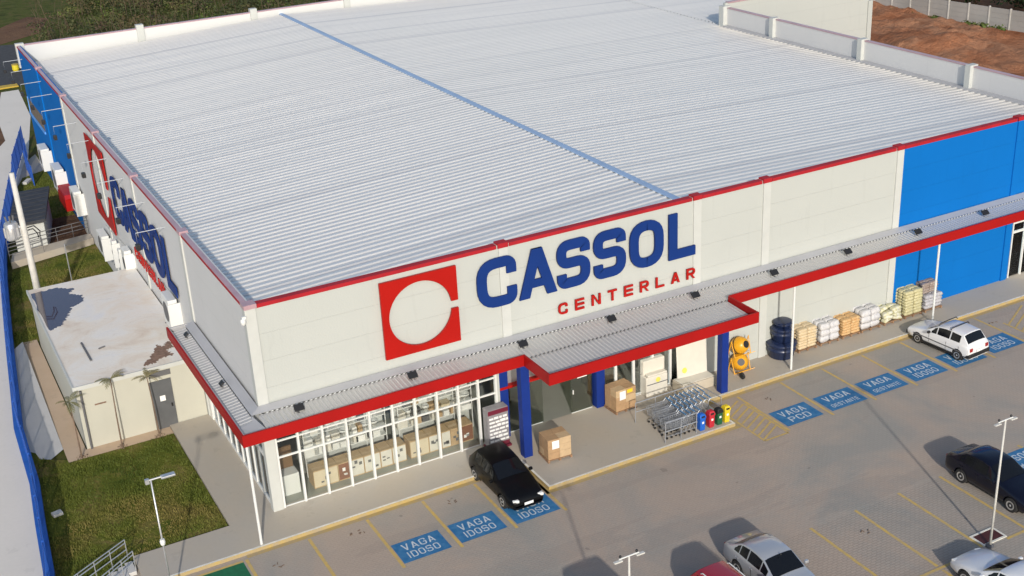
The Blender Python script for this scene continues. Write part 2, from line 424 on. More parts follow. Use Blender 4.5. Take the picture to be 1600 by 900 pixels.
# parking paving
struct(sheet([(-6.9, -60), (80, -60), (80, .6), (48, .6), (48, -.5), (-6.9, -.5)], 0), 'parking_pavement', 'paver')
struct(sheet([(-80, -60), (-6.9, -60), (-6.9, -.5), (-8.9, -.5), (-8.4, 7.6), (-7.9, 13), (-7.3, 21.6), (-6.5, 29), (-5.4, 37.6), (-2.9, 51), (-.9, 58), (1.6, 73), (2.2, 84.2), (-1, 84.2), (-3.5, 62), (-40, 40), (-80, 0)], 0), 'street', 'street')
struct(sheet([(-60, 84.3), (3.5, 86.0), (4.6, 90), (3.6, 94), (4.8, 101), (5.6, 107), (-12, 114), (-60, 128)], -.006), 'asphalt_road', 'asphalt')
struct(sheet([(-60, 30), (-8, 50), (-1.5, 66), (-1.1, 74), (-.3, 79), (.6, 84.2), (-60, 84)], .006), 'roadside_dirt', 'brownearth')
struct(sheet([(2.2, 107), (8.6, 112), (11, 121), (9, 124), (6, 120), (4, 117), (-8, 117), (-8, 113)], .004), 'dirt_path', 'brownearth')
struct(sheet([(47.6, 0.6), (120, .6), (120, 140), (62.2, 140), (62.2, 33), (47.6, 33)], .004), 'bare_soil', 'soil')

# footways (raised slabs)
sw = MB()
sw.prism([(-1.9, -2.02), (10.36, -2.02), (10.36, -4.4), (19.72, -4.4), (19.72, -2.02), (90, -2.02), (90, .3), (47.4, .3), (-1.9, .3)], 0.0, .15)
sw.prism([(-1.9, .3), (.1, .3), (.1, 9.56), (-1.9, 9.56)], 0.0, .15)
sw.prism([(-5.75, -2.02), (-1.9, -2.02), (-1.9, 0.0), (-5.75, 0.0)], 0, .15)
struct(sw, 'footway', 'sidewalk')
kb = MB(); kf = MB()
def kerb(pts, w, z0, z1, side=1):
    A, B = ribbon([Vector(p) for p in pts], w)
    for i in range(len(pts) - 1):
        a, b, c, d = A[i], A[i + 1], B[i + 1], B[i]
        kb.quad((*a, z1), (*b, z1), (*c, z1), (*d, z1)); kb.quad((*a, z0), (*b, z0), (*b, z1), (*a, z1)); kf.quad((*d, z0), (*c, z0), (*c, z1), (*d, z1))
kline = [(-5.75, -2.07), (10.31, -2.07), (10.31, -4.45), (19.77, -4.45), (19.77, -2.07), (90, -2.07)]
kerb(kline, .10, 0, .156)
struct(kb, 'kerb', 'kerbwhite', fixn=False); struct(kf, 'kerb_face', 'yellowkerb', fixn=False)
# grass areas
gr = MB(); gr.quad((-9.0, -.5, .02), (-6.9, -.5, .02), (-6.9, -2.3, .02), (-9.1, -2.3, .02))
gr.quad(*[(x, y, .05) for x, y in [(-8.66, -.5), (-5.76, -.5), (-5.76, .02), (-1.92, .02), (-1.92, 9.15), (-6.62, 9.15), (-7.65, 9.9), (-7.95, 12), (-8.35, 7.6)]])
gr.quad(*[(x, y, .05) for x, y in [(-5.75, 23), (-.02, 23), (-.02, 36.3), (-5.4, 34.2), (-6.35, 29), (-7.0, 22.6)]])
gr.quad(*[(x, y, .05) for x, y in [(-.02, 43), (-.02, 55.6), (-1.9, 54.4), (-2.9, 50), (-4.2, 43)]])
struct(gr, 'lawn', 'lawn')
struct(sheet([(-6.6, 8.85), (-1.92, 8.85), (-1.92, 9.62), (-5.7, 9.62), (-5.7, 23.2), (-6.45, 23.2), (-6.6, 9.5)], .062), 'sandy_path', 'sandy')
sl = MB(); sl.quad((-8.35, 8.6, .0), (-6.6, 10.2, .07), (-6.45, 22.8, .3), (-7.35, 22.0, .1)); sl.quad((-8.35, 8.6, .0), (-7.35, 22.0, .1), (-7.4, 22.0, -.01), (-8.4, 8.6, -.01))
struct(sl, 'concrete_embankment', 'grey_slope')
struct(sheet([(-2.7, 37.3), (-.02, 37.3), (-.02, 43.0), (-2.7, 43.0)], .058), 'brown_earth_bed', 'brownearth')
rp = MB(); rp.prism([(-5.3, 35.0), (-.05, 36.4), (-.05, 37.4), (-5.0, 36.6)], 0, .45); struct(rp, 'concrete_ramp', 'sidewalk')
struct(sheet([(-.02, 55.2), (-.02, 60), (-1.2, 58), (-2.7, 51.5), (-1.9, 54.0)], .062), 'back_footpath', 'sidewalk')

# ------------------------------------------------------------------ painted markings
def line(p, q, w, name='bay_line', m='yellowline', z=.006, label=None):
    p = Vector(p); q = Vector(q); d = (q - p).normalized(); n = Vector((-d.y, d.x)) * w / 2
    return MB().quad((*(p + n), z), (*(q + n), z), (*(q - n), z), (*(p - n), z))
yl = MB()
def yline(p, q, w=.13, z=.006):
    l = line(p, q, w, z=z); yl.quad(*l.v)
for x in (-1.98, .56, 3.02, 5.47, 7.86, 10.12): yline((x, -2.4), (x, -6.15))
for i in range(7): yline((21.55 + i * 2.53, -2.4), (21.55 + i * 2.53, -6.1))
A, B = ribbon([Vector(p) for p in [(-1.9, -2.23), (10.15, -2.23), (10.15, -4.61), (19.93, -4.61), (19.93, -2.23), (90, -2.23)]], .22)
yk = MB()
for i in range(5): yk.quad((*A[i], .006), (*A[i + 1], .006), (*B[i + 1], .006), (*B[i], .006))
struct(yk, 'yellow_kerb_band', 'yellowkerb')
def hatch(x0, x1, y0, y1, n, sl=.55):
    for p, q in (((x0, y0), (x0, y1)), ((x1, y0), (x1, y1)), ((x0, y0), (x1, y0))): yline(p, q, .10)
    for i in range(n):
        y = y0 + (y1 - y0) * (i + .3) / n; yline((x0 + .06, y), (x1 - .06, y + (x1 - x0) * sl), .10, .0105)
hatch(20.1, 21.4, -6.2, -3.1, 8, .5); hatch(37.5, 40.0, -6.2, -3.6, 6, .5); hatch(45.2, 47.5, -6.2, -3.6, 6)
for x in (42.6, 50.1, 52.6): yline((x, -2.4), (x, -6.1))
# lower rows
for i in range(-8, 12):
    x = 17.42 + i * 2.26 if i < 3 else 21.94 + (i - 2) * 2.26
    yline((x, -12.25), (x, -16.55)); yline((x, -16.8), (x, -21.2))
yline((-1, -16.68), (21.9, -16.68), .12, .0105); yline((23.1, -16.68), (44, -16.68), .12, .0105)
struct(yl, 'painted_bay_lines', 'yellowline')
def bay(x0, y0, w, h, l1, l2, label, z=.008, small=.0):
    e = empty('painted_bay_sign', (0, 0, 0), label, 'bay marking', 'blue painted parking bay signs')
    MB().quad((x0, y0, z), (x0 + w, y0, z), (x0 + w, y0 + h, z), (x0, y0 + h, z)).build('blue_panel', 'bayblue', e)
    tw = w * .68; word_painted(l1, x0 + (w - tw) / 2, y0 + h * .55, z + .004, tw, h * .31, e, .125)
    tw = w * (.74 if len(l2) > 6 else .66 if len(l2) > 3 else .56); hh = h * (.20 if len(l2) > 6 else .30)
    word_painted(l2, x0 + (w - tw) / 2, y0 + h * .15, z + .004, tw, hh, e, .125)
    return e
bay(3.12, -5.93, 2.0, 1.36, 'VAGA', 'IDOSO', 'blue bay marking reading VAGA IDOSO, leftmost in front of the shop windows')
bay(5.56, -5.90, 2.0, 1.36, 'VAGA', 'IDOSO', 'blue bay marking reading VAGA IDOSO in the empty bay left of the black hatchback')
bay(7.98, -5.93, 2.0, 1.38, 'VAGA', 'IDOSO', 'blue bay marking partly under the nose of the black hatchback')
bay(21.72, -5.80, 2.04, 1.38, 'VAGA', 'PCD', 'blue bay marking reading VAGA PCD beside the yellow hatching')
bay(24.26, -5.82, 2.1, 1.38, 'VAGA', 'GESTANTE', 'blue bay marking reading VAGA GESTANTE next to the PCD bay')
bay(26.8, -5.80, 2.1, 1.38, 'VAGA', 'GESTANTE', 'blue bay marking reading VAGA GESTANTE next to an IDOSO bay')
bay(29.33, -5.80, 2.1, 1.38, 'VAGA', 'IDOSO', 'blue bay marking reading VAGA IDOSO in the empty bay left of the old white hatchback')
bay(31.86, -5.85, 2.1, 1.38, 'VAGA', 'IDOSO', 'blue bay marking reading IDOSO under the tail of the old white hatchback')
bay(34.5, -5.75, 2.1, 1.38, 'VAGA', 'IDOSO', 'blue bay marking reading VAGA IDOSO to the right of the old white hatchback')
e = empty('painted_bay_sign', (0, 0, 0), 'blue bay marking with upside down words, beside the black sedan', 'bay marking', 'blue painted parking bay signs')
MB().quad((27.1, -14.0, .008), (29.1, -14.0, .008), (29.1, -12.5, .008), (27.1, -12.5, .008)).build('blue_panel', 'bayblue', e)
word_painted('VAGA', 28.75, -13.2 - .15, .012, 1.3, .42, e, .15, Uv=(-1, 0, 0), Vv=(0, -1, 0)); word_painted('IDOSO', 28.8, -12.7, .012, 1.4, .42, e, .15, Uv=(-1, 0, 0), Vv=(0, -1, 0))
e = empty('green_painted_bay', (0, 0, 0), 'green painted parking bay with a yellow border at the end of the kerb', 'bay marking')
MB().quad((-4.6, -6.2, .006), (-2.13, -6.2, .006), (-2.13, -2.5, .006), (-4.6, -2.5, .006)).build('green_panel', 'baygreen', e)
b = MB(); b.quad((-4.72, -2.5, .006), (-2.13, -2.5, .006), (-2.13, -2.38, .006), (-4.72, -2.38, .006)); b.quad((-4.72, -6.2, .006), (-4.6, -6.2, .006), (-4.6, -2.5, .006), (-4.72, -2.5, .006)); b.build('yellow_border', 'yellowline', e)
# manhole patch
e = empty('drain_cover', (22.6, -16.25, 0), 'dark red square drain cover with white edging at the foot of the lamp post', 'drain cover')
MB().box(-.52, .52, -.26, .30, 0, .03).build('cover_plate', mat('oxide_red_plate', (.07, .018, .016), .6, var=.2, vscale=6), e)
b = MB(); b.box(-.6, .6, -.34, -.26, 0, .04).box(-.6, .6, .30, .38, 0, .04).box(-.6, -.52, -.26, .30, 0, .04).box(.52, .6, -.26, .30, 0, .04); b.build('white_edging', 'kerbwhite', e)
# small litter and stains on paving
for (x, y) in ((8.0 - 1.45, -3.1), (-1.1, -3.5), (2.2, -3.0), (2.5, -3.05), (22.6, -3.4), (37.1, -3.3), (19.0, -13.6)):
    p = MB()
    for k in range(4): a = random.uniform(0, 6); q = (x + random.uniform(-.2, .2), y + random.uniform(-.15, .15)); p.tube([(q[0], q[1], .02), (q[0] + .12 * math.cos(a), q[1] + .12 * math.sin(a), .03)], .016, 5)
    tag(p.build('leaf_litter', 'bark'), 'scattered dark dry leaves lying on the paving', 'litter', 'leaf litter on the paving')

# ================================================================== STORE BUILDING
H = 9.3; D = 57.4; Wd = 47.6; RX = 20.72
store = empty('store_building', (0, 0, 0), 'big box store with corrugated metal roof, cream and blue walls and red canopy', 'store')
b = MB(); b.box(0, 33.25, 0, .25, 4.0, H - .02); b.box(20.0, 33.25, 0, .25, .15, 4.0); b.box(10.35, 10.62, 0.02, .25, .15, 4.0)
b.build('front_wall', 'cream', store)
b = MB(); b.box(33.253, Wd, -.003, .25, 4.0, H - .02); b.box(33.253, 41.75, -.003, .25, .15, 4.0); fb = b.build('blue_front_wall', 'blue', store); fb['label'] = 'bright blue right end of the front wall'
# left wall, pale then blue
b = MB(); b.box(-.002, .25, .252, 39.2, 3.3, H - .02); b.box(-.002, .25, 9.6, 39.2, 0, 3.3); b.build('left_wall', 'greywall', store)
b = MB(); b.box(-.005, .25, 39.203, D, 0, H - .02); bl = b.build('blue_left_wall', 'blue', store); bl['label'] = 'bright blue rear part of the side wall'
b = MB(); b.box(.25, 62, D - .25, D, 0, H - .02); b.build('back_wall', mat('clean_white_wall', (.60, .61, .60), .8), store)
b = MB(); b.box(Wd, Wd + .22, 0.0, 33, 0, H - .02); b.build('right_wall', 'greywall', store)
b = MB(); b.box(Wd, 62, 33, 33.25, 0, H + .3); b.box(61.8, 62, 33.25, D, 0, H); b.box(61.9, 62.35, 32.9, 33.3, 0, 7.9); b.build('rear_wing_wall', 'cream', store)
# pilasters
def one(nm, m, *bx, parent=None): return MB().box(*bx).build(nm, m, parent or store)
for x in (11.0, 20.9, 24.85, 33.1): one('pilaster', 'white', x - .21, x + .21, -.06, .3, 0.15 if x > 20.5 else 4.5, H + .04)
one('corner_pilaster', 'white', -.07, .36, -.06, .3, .15, H + .04)
for y in (9.6, 19.2, 28.8, 38.9): one('pilaster', 'white', -.07, .3, y - .2, y + .2, 0, H + .04)
one('pilaster', 'blue', 41.2, 41.6, -.07, .3, .15, H + .04); one('pilaster', 'blue', -.09, .3, 48.0, 48.4, 0, H + .04)
for y in (9.1, 18.3, 27.3): one('parapet_post', 'white', Wd - .28, Wd + .35, y - .2, y + .2, 7.5, H + .1)
one('parapet_post', 'white', Wd - .35, Wd + .3, 32.75, 33.3, 7.5, H + .12)
for x in (9.2, 18.4, 26.5, 35.5, 44.5): one('parapet_post', 'white', x - .28, x + .28, D - .4, D + .1, 7.6, H + .28)
one('parapet_post', 'white', -.12, .5, D - .3, D + .12, 7.6, H + .12)
# red trim cap around the parapet
b = MB(); TZ = H - .16
def capx(x0, x1): b.box(x0, x1, -.045, .27, TZ, H)
xs = [0.35, 10.7, 11.3, 20.6, 21.2, 24.55, 25.15, 32.8, 33.4, 41.1, 41.7, Wd + .2]
for i in range(0, 12, 2): capx(xs[i], xs[i + 1])
for x in (11.0, 20.9, 24.85, 33.1, 41.4): b.box(x - .24, x + .24, -.085, .32, H - .15, H + .062)
b.build('red_trim', 'redtrim', store)
b = MB(); ys = [.5, 9.3, 9.9, 18.9, 19.5, 28.5, 29.1, 38.6, 39.2, 47.9, 48.5, D]
for i in range(0, 12, 2): b.box(-.03, .17, ys[i], ys[i + 1], H - .05, H + .002)
for y in (.1, 9.6, 19.2, 28.8, 38.9, 48.2): b.box(-.092 if y > 1 else -.10, .315 if y > 1 else .40, y - .24, y + .24, H - .11, H + .067)
b.box(.5, 61, D - .27, D + .04, H - .07, H + .01)
b.box(Wd - .03, Wd + .25, .27, 32.7, H - .05, H + .02); b.box(Wd + .25, 62, 32.95, 33.3, H + .26, H + .36)
b.build('pale_coping', mat('glare_pink_coping', (.42, .27, .30), .35, var=.1, vscale=1), store)  # red coping coloured pale pink, with the glare on its top painted in
b = MB()
for i in range(0, 12, 2): b.box(-.05, -.005, ys[i] + .02, ys[i + 1] - .02, H - .15, H - .055)
b.build('red_drip_edge', 'redtrim', store)

# corrugated roof: ribs run along x, profile along y
def corrugated(x0, z0, x1, z1, y0, y1, pitch=.5, h=.07, nx=1, thick=.03):
    mb = MB(); prof = []; y = y0
    while y < y1 - pitch * .99:
        for f, zz in ((0, 0), (.50, 0), (.62, h), (.88, h)): prof.append((y + f * pitch, zz))
        y += pitch
    prof.append((y, 0)); n = len(prof)
    for i in range(nx + 1):
        t = i / nx
        for (yy, zz) in prof: mb.v.append((x0 + (x1 - x0) * t, yy, z0 + (z1 - z0) * t + zz))
    for i in range(nx):
        for j in range(n - 1): mb.f.append((i * n + j, (i + 1) * n + j, (i + 1) * n + j + 1, i * n + j + 1))
    return mb
RZ = 8.78; EL = 7.92
corrugated(.9, EL, RX, RZ, .25, D - .25, .46, .055, nx=2).build('left_roof_slope', 'roof', store, fixn=False)
corrugated(RX, RZ, Wd - .05, EL - .05, .25, D - .25, .46, .055, nx=2).build('right_roof_slope', 'roof', store, fixn=False)
corrugated(Wd - .05, EL - .05, 61.8, EL - .5, 33.25, D - .25, .46, .055).build('rear_wing_roof', 'roof', store, fixn=False)
MB().box(.25, .9, .25, D - .25, EL - .12, EL - .02).build('gutter', 'flashgrey', store)
b = MB()
for s in (-1, 1): b.quad((RX, .25, RZ + .135), (RX, D - .25, RZ + .135), (RX + s * .18, D - .25, RZ + .085), (RX + s * .18, .25, RZ + .085))
for s in (-1, 1): b.quad((RX + s * .18, .25, RZ + .085), (RX + s * .18, D - .25, RZ + .085), (RX + s * .18, D - .25, RZ + .03), (RX + s * .18, .25, RZ + .03))
b.build('ridge_cap', 'flash', store, fixn=False)
b = MB(); b.box(Wd - .4, Wd - .002, .27, 32.7, EL - .02, EL + .1); b.box(.26, Wd - .01, .26, .6, EL - .05, EL + .06); b.build('edge_flashing', 'flashgrey', store)

# interior
struct(sheet([(.26, .26), (Wd, .26), (Wd, 14), (.26, 14)], .152), 'shop_floor', mat('polished_shop_floor', (.30, .31, .27), .35, var=.06, vscale=1))
b = MB(); b.box(.26, Wd - .1, 12, 12.2, .15, 5.0); b.box(20.0, 20.15, .26, 12, .15, 5.0); b.build('interior_wall', 'inwall', store)
MB().box(.26, Wd - .1, .26, 12, 5.0, 5.1).build('ceiling', 'inwall', store)

# storefront glazing
FX = [.42, 1.34, 2.37, 3.41, 4.43, 5.46, 6.48, 7.50, 8.50, 9.46, 10.32]
gz = MB(); gz.box(.42, 10.32, .075, .085, .2, 3.95)
gz.build('shop_window_glass', 'glass', store)
b = MB()
for x in FX: b.box(x - .042, x + .042, -.02, .14, .15, 3.98)
b.box(.42, 10.32, .03, .12, 2.45, 2.51); b.box(.42, 10.32, .05, .11, .15, .18); b.box(.42, 10.32, .03, .12, 3.2, 3.25); b.build('shop_window_frame', 'whiteg', store)
# left side glazing (between corner and annex)
MB().box(.075, .085, .5, 9.2, .2, 3.28).build('side_window_glass', 'glass', store)
b = MB()
for k in range(10): y = .55 + k * .95; b.box(.02, .14, y - .05, y + .05, .15, 3.3)
b.box(.01, .15, .5, 9.2, 2.4, 2.5); b.box(.01, .15, .5, 9.4, .15, .24); b.box(-.04, .2, 8.9, 9.6, .15, 3.3); b.build('side_window_frame', 'whiteg', store)
# entrance
MB().box(11.0, 12.75, .30, .31, .17, 2.55).build('glass_door', 'doorglass', store)
MB().box(14.2, 15.3, .26, .27, .17, 2.55).build('glass_door', 'doorglass', store)
dh = MB().tube([(14.28, .2, 1.15), (14.28, .2, 1.35)], .03).build('door_handle', 'whiteg', store)
b = MB(); b.box(11.0, 12.7, .28, .33, .152, .175); b.box(14.2, 15.3, .24, .3, .152, .175); b.build('door_sill', 'whiteg', store)
b = MB(); b.box(11.55, 11.95, .285, .297, 1.35, 1.95); b.box(14.55, 15.05, .245, .257, 1.85, 2.4); b.build('door_notice', 'paper', store)
one('entrance_pillar', 'pillar', 10.5, 10.9, .0, .4, .15, 4.0); one('entrance_pillar', 'pillar', 15.42, 15.86, .02, .42, .15, 4.0)
MB().box(10.9, 15.42, .22, .34, 2.66, 3.98).build('entrance_header', 'galv', store)
MB().box(10.5, 15.42, -.02, .21, 2.54, 2.66).build('header_red_band', 'signred', store)
# windows right of the entrance
MB().box(15.9, 19.95, .075, .085, .2, 3.95).build('shop_window_glass', 'glass', store)
b = MB()
for x in (16.48, 17.45, 18.5, 19.5, 19.97): b.box(x - .055, x + .055, .02, .14, .15, 3.98)
b.box(15.88, 20.0, .01, .15, 2.25, 2.35); b.box(15.88, 20.0, .01, .15, .15, .23); b.box(15.88, 20, .01, .15, 3.1, 3.17); b.build('shop_window_frame', 'whiteg', store)
# right end window with poster
MB().box(41.8, Wd, .06, .07, .2, 3.95).build('shop_window_glass', 'glass', store)
b = MB()
for k in range(7): x = 41.85 + k * .95; b.box(x - .04, x + .04, .0, .12, .15, 3.4)
b.box(41.8, Wd, -.01, .13, 2.75, 2.85); b.box(41.8, Wd, -.01, .13, 3.3, 3.38); b.build('shop_window_frame', 'whiteg', store)
po = MB().box(41.9, 46, .09, .1, .3, 2.7).build('window_poster', mat('dark_poster', (.03, .028, .045), .5), store)
b = MB()
for r_ in range(9):
    for c_ in range(8):
        x = 42.0 + c_ * .48; 
        if random.random() < .75: b.box(x, x + random.uniform(.12, .36), .083, .0885, 2.5 - r_ * .25, 2.56 - r_ * .25)
for x, z in ((42.3, 1.3), (43.3, 1.2), (44.2, 1.4)):
    b.lathe([(.16, 0), (.16, .004)], n=16, M4=Matrix.Translation((x, .084, z)) @ Matrix.Rotation(R(90), 4, 'X'))
b.build('poster_print', 'paper', po)
MB().box(41.8, Wd, -.03, .0, 3.45, 3.98).build('header_red_panel', 'signred', store)
hx = 42.15
for c in 'NE': letter(c, .7, .2, .36, (hx, -.031, 3.52), (1, 0, 0), (0, 0, 1), (0, -1, 0), .02, 'header_letter', 'paper', store); hx += .34

# brown window with frame on the blue side wall
MB().box(-.012, .02, 50.4, 57.0, 4.2, 5.35).build('high_louvre', mat('brown_louvre', (.16, .13, .10), .7, var=.2, vscale=3), store)
b = MB(); b.box(-.10, .0, 50.2, 57.2, 4.05, 4.2); b.box(-.06, 0, 57.0, 57.15, 4.2, 5.4); b.build('louvre_ledge', mat('light_blue_sill', (.10, .32, .75), .6), store)
b = MB(); b.box(-.75, -.005, 40.8, 43.4, 1.9, 2.2); aw = b.build('awning', 'redtrim', store); b = MB().box(-.78, -.0, 40.7, 43.5, 1.1, 1.9).build('awning_skirt', 'signred', aw)
b = MB()
for z in (4.6,): b.tube([(-.06, 13.5, z + .3), (-.06, 30.5, 3.2)], .02, 6)
b.tube([(-.10, 38.0, 0), (-.10, 38.0, 3.6)], .05, 8); b.build('wall_conduit', 'white', store)

# ------------------------------------------------------------------ canopy (parts of the store)
FZ0, FZ1 = 4.55, 5.05; YF = -2.0; YB = -4.1; XL = -1.33
can = MB()
can.box(XL, XL + .08, YF + .0, 9.45, FZ0, FZ1)
can.box(XL + .08, 10.78, YF, YF + .08, FZ0, FZ1)
can.box(10.70, 10.78, YB, YF, FZ0, FZ1); can.box(10.78, 21.28, YB, YB + .08, FZ0, FZ1); can.box(21.2, 21.28, YB + .08, YF, FZ0, FZ1)
can.box(21.28, 70, YF, YF + .08, FZ0, FZ1)
canopy = can.build('canopy_fascia', 'red', store)
b = MB(); b.box(XL + .08, 70, YF + .08, -.08, 4.62, 4.66); b.box(10.8, 21.2, YB + .08, YF + .08, 4.62, 4.66); b.box(XL + .08, -.02, -.08, 9.40, 4.62, 4.66); b.build('canopy_soffit', 'whiteg', canopy)
def cor_y(x0, x1, ya, za, yb, zb, pitch=.20, h=.035):   # ribs run along y
    mb = MB(); prof = []; x = x0
    while x < x1 - 1e-3:
        for f, zz in ((0, 0), (.5, 0), (.64, h), (.86, h)): prof.append((min(x + f * pitch, x1), zz))
        x += pitch
    n = len(prof)
    for y, z in ((ya, za), (yb, zb)):
        for (xx, zz) in prof: mb.v.append((xx, y, z + zz))
    for j in range(n - 1): mb.f.append((j, j + 1, n + j + 1, n + j))
    return mb
cor_y(-.25, 70, YF + .09, 4.80, -.48, 4.90).build('canopy_roof_sheet', 'canroof', canopy, fixn=False)
cor_y(10.85, 21.15, YB + .10, 4.70, YF + .09, 4.792).build('canopy_roof_sheet', 'canroof', canopy, fixn=False)
b = MB()   # left canopy sheets, ribs run along x
mb = corrugated(XL + .12, 4.82, -.52, 4.90, -1.1, 9.3, .24, .022); mb.build('canopy_roof_sheet', 'canroof', canopy, fixn=False)
b = MB(); b.quad((-.5, -.48, 4.96), (70, -.48, 4.96), (70, -.075, 5.06), (-.1, -.075, 5.06)); b.quad((-.5, -.48, 4.96), (-.1, -.09, 5.06), (-.1, 9.4, 5.06), (-.5, 9.4, 4.96))
b.quad((XL + .1, YF + .1, 4.885), (-.25, YF + .1, 4.87), (-.5, -.48, 4.975), (-.6, -.9, 4.93), (XL + .1, -1.05, 4.89)); b.build('canopy_flashing', 'flashgrey', canopy, fixn=False)
b = MB()
for k in range(int(70 / .2)): x = .1 + k * .2; b.box(x, x + .08, -.52, -.49, 4.93, 4.955)
tag(b.build('ridge_closure', 'whiteg', canopy), kind='stuff')
b = MB()
for k in range(52): b.box(10.9 + k * .2, 10.95 + k * .2, YF + .05, YF + .10, 4.83, 4.85)
tag(b.build('sheet_screws', 'acgrey', canopy), kind='stuff')
b = MB(); b.box(XL + .075, XL + .13, YF + .1, 9.4, 4.75, FZ1 - .03); b.box(XL, 0, 9.38, 9.45, 4.6, 5.0); b.build('gutter_edge', 'flashgrey', canopy)
for i, (x, y) in enumerate(((-1.2, -1.93), (25.18, -1.85), (34.35, -1.85), (43.5, -1.85))):
    MB().tube([(x, y, .15), (x, y, 4.62)], .055, 10).build('canopy_column', 'whiteg', canopy)
MB().box(10.52, 10.92, -1.98, -1.62, .15, 4.62).build('blue_pillar', 'pillar', canopy)
MB().box(20.95, 21.32, -1.98, -1.62, .15, 4.62).build('blue_pillar', 'pillar', canopy)
b = MB().box(10.86, 12.3, -2.7, -2.66, 3.55, 4.4); 

# ------------------------------------------------------------------ signs
def logo(name, O, U, V, Nn, s, depth, label):
    O, U, V, Nn = map(Vector, (O, U, V, Nn)); mb = MB(); n = 72; r = .415; c = (.5, .5)
    ang = [2 * math.pi * (k + .5) / n for k in range(n)]
    def sq(a):
        dx, dy = math.cos(a), math.sin(a); k = .5 / max(abs(dx), abs(dy)); return (c[0] + dx * k, c[1] + dy * k)
    def P(q, d): return O + U * q[0] * s + V * q[1] * s + Nn * d
    gap = .052
    lst = [a for a in ang if abs(math.sin(a)) * .46 > gap or math.cos(a) < 0]
    lst = sorted(lst); a0 = math.asin(gap / .5); a1 = math.asin(gap / r)
    outer = [sq(a) for a in lst]; inner = [(c[0] + r * math.cos(a), c[1] + r * math.sin(a)) for a in lst]
    # insert exact corners by snapping
    for cx, cy in ((0, 0), (1, 0), (1, 1), (0, 1)):
        k = min(range(len(outer)), key=lambda i: (outer[i][0] - cx) ** 2 + (outer[i][1] - cy) ** 2); outer[k] = (cx, cy)
    outer = [(1, .5 + gap)] + outer + [(1, .5 - gap)]; inner = [(c[0] + r * math.cos(a1), .5 + gap)] + inner + [(c[0] + r * math.cos(a1), .5 - gap)]
    m = len(outer)
    for i in range(m - 1):
        mb.quad(P(outer[i], depth), P(outer[i + 1], depth), P(inner[i + 1], depth), P(inner[i], depth))
        mb.quad(P(inner[i], depth), P(inner[i + 1], depth), P(inner[i + 1], .002), P(inner[i], .002)); mb.quad(P(outer[i], depth), P(outer[i + 1], depth), P(outer[i + 1], .002), P(outer[i], .002))
    for i in (0, m - 1): mb.quad(P(outer[i], depth), P(inner[i], depth), P(inner[i], .002), P(outer[i], .002))
    o = mb.build(name, 'signred', None, fixn=False); return tag(o, label, 'sign')
logo('emblem_sign', (5.36, -.08, 5.56), (1, 0, 0), (0, 0, 1), (0, -1, 0), 3.38, .12, 'red square emblem with a round cut-out on the cream front wall')
big = empty('letter_sign', (0, 0, 0), 'large blue raised letters CASSOL on the cream front wall', 'sign')
for c, x0, x1 in (('C', 9.66, 11.52), ('A', 11.62, 13.46), ('S', 13.50, 15.14), ('S', 15.34, 16.98), ('O', 17.20, 18.98), ('L', 19.28, 20.72)):
    zt = 8.82 if c == 'C' else 8.80
    letter(c, (x1 - x0) / 2.2, .205, 2.2, (x0, -.075, 6.60), (1, 0, 0), (0, 0, 1), (0, -1, 0), .10, 'raised_letter', 'signblue', big)
sm = empty('small_letter_sign', (0, 0, 0), 'small red raised letters CENTERLAR under the blue name on the front wall', 'sign')
xx = 13.5; wl = .46; stp = (20.74 - 13.5 - wl) / 8
for i, c in enumerate('CENTERLAR'):
    letter(c, wl / .52, .185, .52, (xx + i * stp, -.075, 5.42), (1, 0, 0), (0, 0, 1), (0, -1, 0), .07, 'raised_letter', 'signred', sm)
# side wall signs, read from the street: text runs towards -y
logo('emblem_sign', (-.085, 31.3, 3.8), (0, -1, 0), (0, 0, 1), (-1, 0, 0), 4.9, .06, 'red square emblem with a round cut-out on the pale side wall')
big2 = empty('letter_sign', (0, 0, 0), 'large blue raised letters CASSOL on the pale side wall above the air conditioners', 'sign')
sc = (25.3 - 11.9) / (20.72 - 9.66)
for c, x0, x1 in (('C', 9.66, 11.52), ('A', 11.62, 13.46), ('S', 13.50, 15.14), ('S', 15.34, 16.98), ('O', 17.20, 18.98), ('L', 19.28, 20.72)):
    letter(c, (x1 - x0) / 2.2, .205, 2.65, (-.09, 25.3 - (x0 - 9.66) * sc, 5.25), (0, -1, 0), (0, 0, 1), (-1, 0, 0), .05, 'raised_letter', 'signblue', big2, Wm=2.2 * sc)
sm2 = empty('small_letter_sign', (0, 0, 0), 'small red raised letters CENTERLAR low on the pale side wall', 'sign')
for i, c in enumerate('CENTERLAR'):
    letter(c, .85, .22, .66, (-.09, 21.3 - i * .73, 4.2), (0, -1, 0), (0, 0, 1), (-1, 0, 0), .045, 'raised_letter', 'signred', sm2, Wm=.62)

